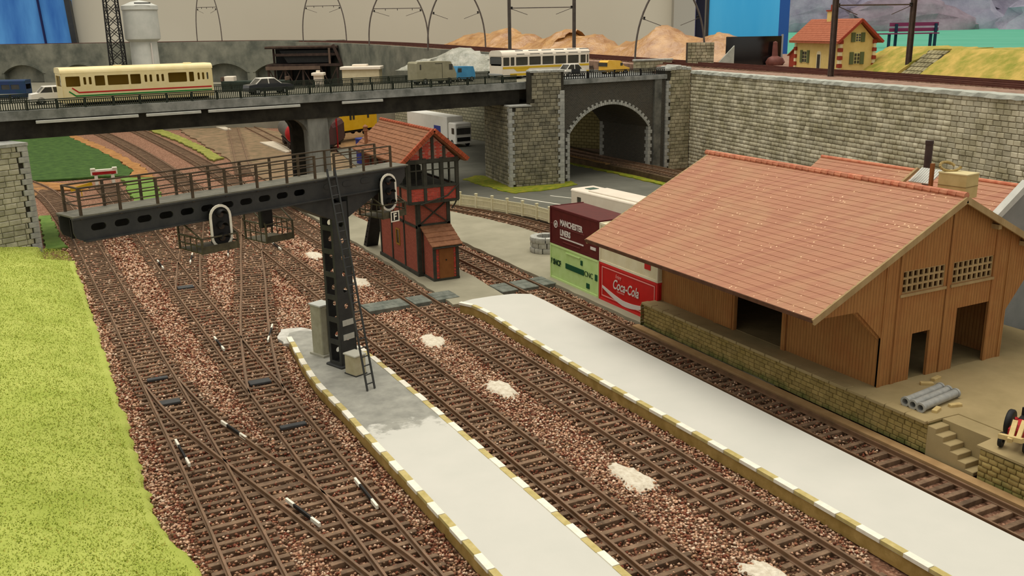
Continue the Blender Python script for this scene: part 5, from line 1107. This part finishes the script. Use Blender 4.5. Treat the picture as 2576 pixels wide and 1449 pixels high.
part('panel', MB().box(-.2, 6.6, 0, .12, .1, 3.7), mat('gloss_black', (14, 14, 14), None, rough=.12, spec=.6), bb); part('edge_strip', MB().box(6.6, 6.8, -.1, .2, 0, 3.9), M_hub, bb); part('foot', MB().box(-.6, 6.8, -.7, .5, 0, .1), mat('pale_slab', None), bb)
tag(place('brown_lump', MB().lathe([(0, 0), (.9, .05), (1.1, .5), (.9, 1.), (.35, 1.25), (.3, 2.3), (.25, 2.9), (0, 3.0)], n=16, jit=lambda i, k: 1+.15*math.sin(i*1.3+k)).mesh('brown_lump', mat('lump_brown', (120, 72, 62), (100, 60, 52), 1.5, .6), 50), None, (83.6, 90.8, 10.5)), 'reddish brown lump added in front of the black board', 'clay')  # added solid for the reddish shape on the black board
tn = thing('stone_portal', 'grey stone retaining corner between the rock and black board', 'wall', (73.4, 94.9, 10.5), R(-30)); part('core', MB().box(0, 3.2, .1, 1.6, 0, 3.0), M_pmort, tn)
stones(tn, courses(3.2, 3., .4, .45, .75, random.Random(3)), (0, .1, 0), 0, M_wstone, .1, 'stone', 300); part('wing', MB().prism([(0, 0), (2.4, 0), (2.4, 2.6)], -.2, .3, 'y', fn=lambda x, y, z: (3.2+x, y, z)), M_cap, tn)
lw_ = thing('low_wall', 'low pale stone parapet behind the yellow van', 'wall', (66.8, 96.5, 10.2), R(-8)); part('core', MB().box(0, 5.0, 0, .5, 0, 1.3), M_wstone, lw_); stones(lw_, courses(5, 1.2, .4, .5, .8, random.Random(4)), (0, 0, 0), 0, M_wstone, .08, 'stone', 100); part('coping', MB().rbox(-.1, 5.1, -.15, .65, 1.3, 1.5, .05), M_quoin, lw_)
lump('foil_rock', 'grey-white crumpled plastic bank behind the blue van', 'rock', [(47, 126, 10.2), (53, 114, 10.2), (58.5, 99, 10.2)], None, 5, 2.6, mat('grey_foil', (128, 128, 112), (170, 166, 150), .7, .4, .6, 1.5, spec=.6, dist=.3), 21)
struct('ground', MB().prism([(44, 92), (68, 94.5), (70, 100), (64, 114), (60, 126), (54, 122), (46, 110)], 9.5, 10.25), M_asphalt, 'grey road area behind the bridge, below the rocks', 'road')
# ================================================================ rear yard
struct('rear_yard', MB().prism([(-70, 212), (-6, 181), (30, 169), (57, 152), (60, 140), (66, 205), (46, 240), (-60, 290)], -.4, 5.0), mat('rear_concrete', (120, 116, 100), (138, 132, 114), .3), 'grey raised yard far behind the bridge', 'yard')
M_via = mat('viaduct_grey', (92, 94, 84), (140, 138, 122), .22, .9, .2, 3, lo=.35, hi=.65)
VO = (-30, 283, 5.0); VA = math.atan2(-61.3, 69.0)
v = thing('wall_back', 'grey plastered viaduct wall with shallow arches behind the bridge', 'wall', VO, VA, kind='structure')
def seg(cx, w, zs, rs_): 
    Rq = (w*w/4+rs_*rs_)/(2*rs_); a = math.degrees(math.asin((w/2)/Rq)); return [(cx-w/2, .0), (cx+w/2, .0)]+[(cx+Rq*math.sin(R(a-2*a*i/12)), zs+rs_-Rq+Rq*math.cos(R(a-2*a*i/12))) for i in range(13)]
hc = [27.5, 43, 58.5, 71.5, 83.5, 96, 109]
part('face', MB().prism(rect(-10, 124.5, -.2, 8.7), 0, 1.6, 'y', holes=[seg(c_, 11, 2.1, 1.9) for c_ in hc]), M_via, v); part('niche_back', MB().box(-10, 124.5, 1.5, 2.4, -.2, 8.6), M_via, v)
for c_ in hc:
    o = seg(c_, 11.0, 2.1, 1.9)[2:]; i_ = seg(c_, 12.2, 2.1, 2.5)[2:]; part('arch_band', MB().prism(i_+o[::-1], -.15, .1, 'y'), M_via, v)
v2 = struct('wall_side', sweep([p for p in spline(UP, 3.) if 112 < p[1] < 222], -2.1, [(-.4, -9.), (.4, -9.), (.4, -.22), (-.4, -.22)]), M_via, 'grey plastered retaining wall below the rising track', 'wall')
ht = thing('coal_hopper', 'dark rusty coal hopper stage against the viaduct wall', 'hopper', (45.6, 190.5, 5.0), R(-27))
M_rust = mat('dark_rust', (48, 36, 30), (70, 54, 46), 1, .8); M_rust2 = mat('rust_beam', (92, 74, 62), (108, 88, 74), 1, .8)
part('hopper', MB().prism([(1.5, 7.0), (12.5, 7.0), (11.2, 4.6), (3.0, 4.6)], 0, 5, 'y'), M_black, ht); part('hopper_rim', MB().box(.6, 12.8, -.3, 5.2, 5.9, 6.4), M_rust, ht)
part('top_beam', MB().box(-1.2, 13, -.5, 5.5, 7.3, 7.8), M_rust, ht); part('top_rail', MB().box(-1.2, 13, -.6, -.4, 7.6, 7.75), M_rust2, ht)
part('lower_deck', MB().box(-1, 13.6, -.8, 5.5, 3.9, 4.4), M_rust, ht); part('deck_beam', MB().box(-1.2, 9.5, -1, -.8, 3.3, 4.0), M_rust2, ht)
for x in (-.8, 2.5, 6, 9.5, 12.8):
    part('leg', MB().box(x-.18, x+.18, -.6, -.2, 0, 4), M_rust, ht); part('leg', MB().box(x-.18, x+.18, 4.8, 5.2, 0, 7.4), M_rust, ht)
for x in (-.8, 2.5, 6, 9.5): part('brace', MB().bar((x, -.5, 3.6), (x+1.6, -.5, .6), .18).bar((x+3.2, -.5, 3.6), (x+1.6, -.5, .6), .18), M_rust, ht)
part('chute_tower', MB().bar((12.2, -.4, 8), (15.4, -.4, 0), .9, .5).bar((13.2, 2, 8), (16.4, 2, 0), .5), M_rust, ht); part('back_screen', MB().box(-.5, 13, 5.2, 5.4, 0, 7.5), M_black, ht)
part('post', MB().box(11.2, 11.6, -.6, -.3, 4.4, 7.4), M_rust2, ht)
def hut(label, x, y, w, d_, hh, rz, m, pent):
    t = thing('hut', label, 'hut', (x, y, 5.0), R(rz)); part('walls', MB().box(0, w, 0, d_, 0, hh), m, t); part('roof_edge', MB().rbox(-.3, w+.3, -.3, d_+.3, hh, hh+.45, .08), M_coachw, t); part('roof_box', MB().rbox(w*.25, w*.65, d_*.3, d_*.8, hh+.45, hh+.8, .05), M_coachw, t)
    part('door', MB().box(w*.4, w*.55, -.04, 0, 0, 2.), M_winD, t)
hut('cream flat-roofed hut right of the coal hopper', 49.6, 158.5, 6.3, 4, 4.2, -27, mat('hut_cream', (200, 186, 150), (212, 200, 166), 1), 0)
hut('tiny white kiosk in front of the coal hopper', 45.4, 161.3, 1.5, 1.6, 3.3, -27, M_coachw, 0)
wt = thing('water_tower', 'round white water tower rising behind the cream bus', 'water tower', (22.2, 191, 5.0)); M_wt = mat('tower_white', (188, 188, 178), (202, 200, 190), .6, .7)
part('stem', MB().lathe([(2.5, 0), (2.4, 9.2), (3.1, 9.7)], n=28), M_wt, wt, 40); part('tank', MB().lathe([(2.4, 9.6), (3.1, 9.7), (3.15, 10.), (3.05, 14.8), (3.25, 14.9), (3.2, 15.6), (1.5, 16.3), (0, 16.6)], n=28), M_wt, wt, 40)
part('hatch', MB().box(-1.2, 1.6, -3.3, -3.1, 15.9, 16.1), M_black, wt); part('door', MB().box(.9, 1.1, -2.5, -2.2, .5, 9), mat('pale_print', None), wt)
lt = thing('lattice_tower', 'tall dark lattice tower beside the water tower', 'tower', (17.2, 189, 5.0), R(-20)); w_ = 1.25
for sx in (-1, 1):
    for sy in (-1, 1): part('leg', MB().bar((sx*w_, sy*w_, 0), (sx*w_*.75, sy*w_*.75, 22), .2), M_black, lt)
for i in range(11):
    a_ = w_*(1-.25*i/11); b_ = w_*(1-.25*(i+1)/11); za, zb = i*2, i*2+2
    for k in range(4):
        c4 = [(-1, -1), (1, -1), (1, 1), (-1, 1)]; p, q = c4[k], c4[(k+1) % 4]
        part('brace', MB().bar((p[0]*a_, p[1]*a_, za), (q[0]*b_, q[1]*b_, zb), .11).bar((q[0]*a_, q[1]*a_, za), (p[0]*b_, p[1]*b_, zb), .11), M_black, lt)
b4 = thing('toy_bus', 'dark blue bus in the rear yard at the left edge', 'bus', (-8.6, 191.5, 5.0), R(-22)); M_bb = mat('dark_blue', (40, 56, 96), (32, 60, 84), .6, .4)
bus(b4, 11, 2.6, 3.3, M_bb, [(.5+1.6*i, 1.9+1.6*i, None) for i in range(6)], (1.7, 2.5), .35, glass=M_winD, rnd=.3); part('stripe', MB().box(.2, 10.8, -.05, 0, .8, .95), M_strip, b4); wheels(b4, (2.4, 8.4), 2.6, .5)
fw_ = thing('flat_wagon', 'dark green low wagons behind the black saloon car', 'wagon', (32.0, 172.5, 5.0), R(-27)); M_dg = mat('dark_green_wagon', (34, 44, 36), (48, 58, 46), 1, .7)
part('body', MB().rbox(0, 11.5, 0, 2.6, .7, 2.4, .1), M_dg, fw_); part('end_wall', MB().box(0, .3, 0, 2.6, 2.4, 3.1).box(11.2, 11.5, 0, 2.6, 2.4, 3.0), M_rust2, fw_); wheels(fw_, (2, 4, 7.5, 9.5), 2.6, .45); part('load', MB().rbox(.5, 2.2, .3, 2.3, 2.4, 3.2, .1), M_coachw, fw_)
# ================================================================ under the bridge
def bogies(t, xs, w): wheels(t, xs, w, .45, M_rust)
tw = thing('tank_wagon', 'grey tank wagon with red end behind the bridge column', 'wagon', (31.65, 128.2, 0), R(90-8))
part('barrel', MB().lathe([(0, 0), (.9, .02), (1.25, .25), (1.3, .5), (1.3, 10.5), (1.25, 10.8), (.9, 11), (0, 11)], n=24), mat('tank_grey', (78, 74, 66), (96, 90, 80), 1), tw, 40, loc=(0, -1.35, 2.15)).rotation_euler = (R(90), 0, R(90))
part('red_end', MB().lathe([(0, -.12), (.9, -.1), (1.22, .12), (1.33, .45), (1.34, 1.0)], n=24), M_red, tw, 40, loc=(0, -1.35, 2.15)).rotation_euler = (R(90), 0, R(90))
part('frame', MB().box(-.2, 11.2, -2.2, -.5, .7, .95), M_rust, tw); part('dome', MB().cyl((5, -1.35, 3.3), (5, -1.35, 3.8), .4, n=14), MATS['tank_grey'], tw); part('lettering_panel', MB().box(-.16, -.1, -1.8, -.9, 2.2, 2.5).box(-.16, -.1, -1.7, -1., 2.7, 2.95), M_pale, tw); 
for x in (1.5, 3.2, 8, 9.6): part('wheel', MB().cyl((x, -2.2, .45), (x, -.5, .45), .45, n=14), M_rust, tw)
mv = thing('box_van', 'dark maroon round-roofed van right of the bridge column', 'wagon', (34.9, 125.6, 0), R(62)); M_mv = mat('dark_maroon', (66, 40, 38), (80, 50, 46), 1, .7)
part('body', MB().prism([(0, .8), (2.6, .8), (2.6, 3.0), (2.3, 3.5), (1.8, 3.8), (.8, 3.8), (.3, 3.5), (0, 3.0)], 0, 8, 'x', fn=lambda x, y, z: (x, -y, z)), M_mv, mv); part('frame', MB().box(-.2, 8.2, -2.4, -.2, .5, .8), M_black, mv)
for x in (1.2, 6.6): part('wheel', MB().cyl((x, -2.2, .45), (x, -.4, .45), .45, n=14), M_rust, mv)
part('door', MB().box(2.8, 5, -.0, .05, 1., 2.9), M_mv, mv)
yw = thing('yellow_wagon', 'yellow works wagon beyond the bridge column', 'wagon', (40.4, 137.2, 0), R(30)); M_yw = mat('works_yellow', (222, 172, 24), (230, 184, 44), 1, .5)
part('body', MB().rbox(0, 11, 0, 2.7, .95, 3.7, .12), M_yw, yw); part('roof', MB().rbox(-.1, 11.1, -.05, 2.75, 3.65, 3.95, .1), mat('wagon_roof', (120, 112, 96)), yw); part('frame', MB().box(.1, 10.9, .2, 2.5, .6, .95), M_black, yw)
for a in (1.4, 4.6, 5.3, 8.6): part('window', MB().box(a, a+.45, -.03, 0, 2.5, 3.2), M_winD, yw)
bogies(yw, (1.5, 3., 8, 9.5), 2.7)
tag(place('marker_post', MB().cyl((0, 0, 0), (0, 0, 4.6), .13, n=8).box(-.2, .2, -.2, .2, 0, .15).mesh('marker_post', M_red), None, (38.3, 126.4, -.3)), 'slim red post in front of the yellow wagon', 'post')
tk = thing('toy_truck', 'white articulated lorry parked beyond the signal box', 'truck', (54.9, 118.3, -.1), R(93)); M_tw = mat('truck_white', (224, 220, 208), (230, 226, 216), 1, .4)
part('cab', MB().rbox(0, 2.2, 0, 2.5, .5, 3.3, .12), M_tw, tk); part('windscreen', MB().box(-.04, .02, .2, 2.3, 1.75, 2.6), M_winD, tk); part('grille', MB().box(-.04, .02, .25, 2.25, .8, 1.35), M_black, tk); part('side_window', MB().box(.35, 1.1, -.03, 2.53, 1.8, 2.6), M_winD, tk); part('sun_visor', MB().box(-.12, .1, .3, 2.2, 2.72, 2.85), M_strip, tk)
part('trailer', MB().rbox(2.5, 15.8, -.02, 2.52, 1.1, 4.0, .06), M_tw, tk); part('chassis', MB().box(.3, 15.6, .4, 2.1, .6, 1.1), M_black, tk); part('blue_panel', MB().box(4.5, 6.6, 2.5, 2.55, 1.3, 2.6), mat('truck_blue', (60, 70, 140)), tk); wheels(tk, (1.1, 4.2, 12.2, 13.4), 2.5, .5)
bx = thing('blue_bin', 'upright dark blue bin between the gantry and signal box', 'bin', (36.2, 110.2, -.2), R(10)); part('body', MB().rbox(0, 1.45, 0, 1.2, 0, 3.0, .06), mat('bin_blue', (34, 38, 110), (42, 48, 126), 1, .5), bx); part('lid', MB().rbox(-.05, 1.5, -.05, 1.25, 3.0, 3.2, .05), mat('bin_lid', (52, 60, 120)), bx)
def far_wall(label, x, y, ang, L_, H_, m):
    t = thing('yard_wall', label, 'wall', (x, y, -.1), R(ang)); part('masonry', MB().box(0, L_, 0, .6, 0, H_), m, t); part('coping', MB().box(-.1, L_+.1, -.1, .7, H_, H_+.25), M_quoin, t)
far_wall('pale stone wall behind the white lorry', 56.0, 151, -84, 30, 5.0, brickmat('yard_wall_stone', (150, 146, 122), (168, 162, 136), (100, 98, 80), .9, .45, .05, .9, .4))
far_wall('tan stone wall seen through the arch', 60.5, 119, -62, 24, 9.0, brickmat('tan_far_stone', (150, 136, 88), (166, 152, 104), (100, 90, 56), .8, .42, .04, .9, .4))
bs = thing('buffer_stop', 'white buffer stop with red beam in front of the lawn', 'buffer stop', (7.3, 111.4, -.2))
part('beam', MB().rbox(-1.35, 1.35, -.15, .15, 1.15, 1.75, .04), M_white, bs); part('red_band', MB().box(-1.2, 1.2, -.19, -.13, 1.2, 1.5), M_red, bs)
for sx in (-1, 1): part('leg', MB().box(sx*.85-.16, sx*.85+.16, -.15, .2, 0, 1.2), M_white, bs); part('strut', MB().bar((sx*.85, .1, 1.4), (sx*.85, 1.6, .05), .25), M_white, bs); part('cap', MB().rbox(sx*1.1-.25, sx*1.1+.25, -.2, .2, 1.75, 1.9, .03), M_white, bs)
sg = thing('yellow_marker', 'small yellow marker board beside the curved left track', 'marker', (4.5, 104.5, -.2)); part('stake', MB().box(-.05, .05, -.05, .05, 0, .9), M_yel, sg); part('board', MB().bar((-1., 0, .75), (1.1, 0, 1.25), .1, .35), M_yel, sg)
# ================================================================ beyond the shed
s2 = thing('back_building', 'second red-roofed building behind the goods shed', 'building', (40.0, 29.9, -.1)); 
part('walls', MB().box(1.9, 7.4, .3, 13.3, 0, 5.6), M_plank, s2); part('gable', MB().prism([(1.9, 5.5), (7.4, 5.5), (4.5, 7.4)], .3, .5, 'y').prism([(1.9, 5.5), (7.4, 5.5), (4.5, 7.4)], 13.1, 13.3, 'y'), M_plank, s2)
S0, S1, SE, SR = 1.3, 7.7, 5.55, 7.65
r2 = part('roof', MB().prism([(S0, SE), (4.5, SR), (S1, SE), (S1, SE-.15), (4.5, SR-.2), (S0, SE-.15)], 0, 13.7, 'y'), M_soff, s2)
for sd, xe in ((-1, S0), (1, S1)):
    for i in range(11):
        t0, t1 = i/11, min((i+1.15)/11, 1); a = (xe+(4.5-xe)*t0, SE+(SR-SE)*t0+.04); b = (xe+(4.5-xe)*t1, SE+(SR-SE)*t1+.01)
        V = [(a[0], 0, a[1]), (a[0], 13.7, a[1]), (b[0], 13.7, b[1]), (b[0], 0, b[1]), (a[0], 0, a[1]-.07), (a[0], 13.7, a[1]-.07), (b[0], 13.7, b[1]-.07), (b[0], 0, b[1]-.07)]; F = [(0,3,2,1),(4,5,6,7),(0,1,5,4),(2,3,7,6),(1,2,6,5),(3,0,4,7)]
        part('tile_course', MB().add(V, F if sd < 0 else [tuple(reversed(f)) for f in F]), M_rooft, r2)
part('ridge', MB().cyl((4.5, 0, SR+.02), (4.5, 13.7, SR+.02), .11, n=8), M_ridge, r2)
part('parapet', MB().prism([(1.6, 5.6), (4.5, 7.55), (7.4, 5.6), (7.4, 5.95), (4.5, 8.0), (1.6, 5.95)], -.3, .1, 'y'), M_strip, s2)
part('parapet_wall', MB().prism([(1.9, 0), (7.2, 0), (7.2, 5.6), (4.5, 7.5), (1.9, 5.8)], -.25, .05, 'y'), mat('grey_gable', (122, 122, 116), (134, 132, 126), 1), s2)
# things lying on the shed roof
ct = thing('wooden_crate', 'pale wooden crate on top of the goods shed roof', 'crate', (34.75, 25.9, 8.6), R(8)); part('box', MB().box(0, .95, 0, 1.25, -.15, .85), mat('crate_wood', (178, 158, 104), (190, 170, 116), 2), ct); part('lid', MB().box(-.02, .97, -.02, 1.27, .85, .9), mat('crate_top', (200, 184, 136)), ct)
part('board_seam', MB().box(-.012, .0, 0, 1.25, .34, .37).box(0, .95, -.012, 0, .34, .37), mat('crate_seam', (130, 110, 66)), ct)
part('rope', MB().tube([(.4+.35*math.cos(a), 1.0+.3*math.sin(a*.7), 1.1+.18*math.sin(a)) for a in [i*.45 for i in range(15)]], .06), mat('rope_tan', (170, 146, 94), (150, 128, 78), 6), ct)
tag(place('wooden_stake', MB().box(-.07, .07, -.07, .07, -.3, .95).mesh('wooden_stake', M_door), None, (34.9, 27.75, 8.8)), 'thin brown stake left of the wooden crate', 'stake')
rp = thing('roof_panel', 'white corrugated panel leaning on the shed roof', 'panel', (35.2, 28.1, 8.75), R(5)); 
for i in range(9): part('corrugation', MB().bar((0, .0+i*.12, .02), (.9, i*.12, .55), .1, .05), M_strip, rp)
tag(place('wooden_plank', MB().bar((34.4, 29.1, 8.58), (35.4, 28.9, 9.35), .14, .12).mesh('wooden_plank', M_woodp)), 'pale plank leaning at the left of the corrugated panel', 'plank')
tag(place('stove_pipe', MB().cyl((0, 0, -1.2), (0, 0, 2.1), .17, n=12).cyl((0, 0, 1.95), (0, 0, 2.12), .19, n=12).mesh('stove_pipe', mat('pipe_black', (58, 46, 42), (70, 58, 52), 2)), None, (38.3, 30.75, 8.1)), 'dark stove pipe standing up behind the shed roof', 'pipe')
flat('road', [(41.8, 8), (46.8, 8), (46.8, 29), (41.8, 29)], .02, mat('pale_asphalt', (146, 146, 138), (156, 156, 148), .5), 'pale road right of the goods shed', 'road', .3)
for i in range(5): struct('trim_%d' % (i+3), MB().box(42.25, 42.45, 14+i*3, 15.6+i*3, .02, .04), M_white, 'white dash number %s from the near end of the pale road' % ('one', 'two', 'three', 'four', 'five')[i], 'road marking')
struct('trim_9', MB().box(46.8, 47.3, 8, 29, -.1, .3), M_strip, 'pale kerb of the road right of the shed', 'kerb')
struct('dark_strip', MB().box(47.3, 53, 8, 29.2, -.1, .1), mat('brown_strip', (82, 54, 40), (94, 64, 48), 1), 'dark brown strip beyond the pale road', 'ground')
# ================================================================ the room and the park outside
FH = Vector((math.sin(R(27.175)), math.cos(R(27.175)), 0)); RH = Vector((math.cos(R(27.175)), -math.sin(R(27.175)), 0)); C0 = Vector((0, 0, 0))
def room(l0, l1, d0, d1, z0, z1): return MB().box(l0, l1, d0, d1, z0, z1, fn=lambda x, y, z: tuple(RH*x+FH*y+Vector((0, 0, z))))
struct('wall_room', room(-260, 50.5, 300, 306, -60, 200), mat('beige_wall', (190, 183, 164), (194, 187, 168), .02, .9), 'plain beige room wall behind the layout', 'wall')
struct('trim_10', room(50.5, 57, 296, 330, -60, 200), mat('grey_wall', (160, 156, 144), None, rough=.9), 'grey wall corner right of the beige wall', 'wall')
wf = thing('window_1', 'tall window frame between the grey corner and blue screen', 'window', RH*60+FH*300, R(-27.175), kind='structure')
part('window_frame', MB().box(-3, -2, 0, 2, -60, 200), mat('pale_violet', (150, 146, 190)), wf); part('window_frame', MB().box(-2, 1.2, -1, 1, -60, 200), mat('frame_black', (24, 24, 40)), wf); part('window_frame', MB().box(1.2, 3.5, 0, 2, -60, 200), mat('frame_blue', (62, 70, 140)), wf)
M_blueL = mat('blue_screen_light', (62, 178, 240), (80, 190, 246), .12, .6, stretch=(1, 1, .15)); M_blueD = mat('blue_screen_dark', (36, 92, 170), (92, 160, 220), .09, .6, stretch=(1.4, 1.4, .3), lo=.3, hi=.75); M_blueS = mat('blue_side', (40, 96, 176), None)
bs_ = thing('blue_screen', 'bright blue upright screen behind the foil rocks', 'screen', RH*35.1+FH*170+Vector((0, 0, 8)), R(-27.175))
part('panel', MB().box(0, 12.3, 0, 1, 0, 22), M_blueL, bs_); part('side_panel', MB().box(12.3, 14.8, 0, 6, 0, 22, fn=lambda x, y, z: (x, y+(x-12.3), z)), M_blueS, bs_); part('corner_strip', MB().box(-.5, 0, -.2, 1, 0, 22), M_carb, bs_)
bw = thing('blue_curtain', 'streaky blue curtain panel at the upper left', 'curtain', RH*-185+FH*296+Vector((0, 0, -10)), R(-27.175))
part('panel', MB().box(0, 53.5, 0, 1, 0, 60), M_blueD, bw); part('frame', MB().bar((54.6, 0, 0), (51.4, 0, 60), 1.6, 1.5, up=(0, 1, 0)), M_carb, bw); part('fold', MB().bar((45.8, -.3, 0), (42.5, -.3, 60), .5, .5, up=(0, 1, 0)), mat('fold_blue', (24, 30, 74)), bw)
# park outside (seen through the window; full-size things, so 87 times larger; blue daylight and haze put into the colours)
struct('park_lawn', MB().prism([(-200, 700), (4000, 700), (9000, 9000), (-200, 9000)], -58, -55, fn=lambda x, y, z: tuple(RH*x+FH*y+Vector((0, 0, z)))), mat('park_grass_daylit', (112, 218, 178), (130, 226, 190), .003, .9), 'park lawn outside the window, daylight put into its blue-green', 'lawn')
pb = thing('park_bench', 'red slatted park bench on the lawn outside the window', 'bench', RH*985+FH*2540+Vector((0, 0, -55)), R(-27.175)); M_slat = mat('bench_red', (150, 60, 100), None); M_leg = mat('bench_leg', (40, 64, 84), None)
for z in (44, 58): part('backrest_slat', MB().box(20, 148, 14, 18, z-4, z+5), M_slat, pb)
for y in (-26, -12, 2): part('seat_slat', MB().box(-16, 132, y-5, y+5, 34, 37), M_slat, pb)
for x in (8, 36, 116, 140): part('leg', MB().box(x-3, x+3, -20 if x in (8, 116) else 8, -14 if x in (8, 116) else 14, 0, 34 if x in (8, 116) else 60), M_leg, pb)
def shrub(label, l, d_, r, hgt, seed, cols):
    rg = random.Random(seed); mb = MB(); rings = 9; n = 22; V = []; F = []
    for k in range(rings+1):
        a = math.pi/2*k/rings
        for i in range(n): q = 1+rg.uniform(-.16, .16); V.append((r*math.cos(a)*q*math.cos(6.2832*i/n), r*.5*math.cos(a)*q*math.sin(6.2832*i/n), hgt*math.sin(a)*(1+rg.uniform(-.1, .1))))
    for k in range(rings):
        for i in range(n): j = (i+1) % n; F.append((k*n+i, k*n+j, k*n+n+j, k*n+n+i))
    tag(place('park_shrub', mb.add(V, F).mesh('park_shrub', mat('shrub_%d' % (seed % 3), *cols, .012, .95, .8, .05, dist=8), 60), None, RH*(l*1.75)+FH*(d_*1.75)+Vector((0, 0, -56)), R(-27)), label, 'shrub', 'bare shrubs in the park')
for i, (l, d_, r, hg, lab) in enumerate(((1150, 3900, 330, 190, 'bare mauve shrub outside, left of the yellow house chimney'), (1620, 4000, 420, 230, 'bare mauve shrub outside, above the yellow house'), (1500, 3700, 260, 120, 'low pale shrub outside, just behind the bench'), (2200, 4200, 420, 240, 'bare mauve shrub outside, right of the bench'), (2050, 3500, 260, 150, 'brown rounded shrub outside, above the grass bank'), (2560, 4000, 420, 250, 'bare brown shrub outside, at the right edge'), (1900, 4600, 500, 270, 'tall bare shrub outside, behind the bench'))):
    shrub(lab, l, d_, r*1.75, hg*1.75, i, [((166, 156, 178), (196, 188, 206)), ((184, 178, 200), (208, 202, 220)), ((166, 148, 160), (192, 174, 186))][i % 3])  # pale mauve tones carry the outdoor daylight and haze
struct('park_hedge', MB().box(-200, 9000, 8000, 8100, -56, 520, fn=lambda x, y, z: tuple(RH*x+FH*y+Vector((0, 0, z)))), mat('hedge_daylight_haze', (176, 186, 206), (214, 212, 226), .003, .95), 'far park hedge with daylight haze put into its mauve colour', 'hedge')
print('stones', NST, 'objects', len(bpy.data.objects))
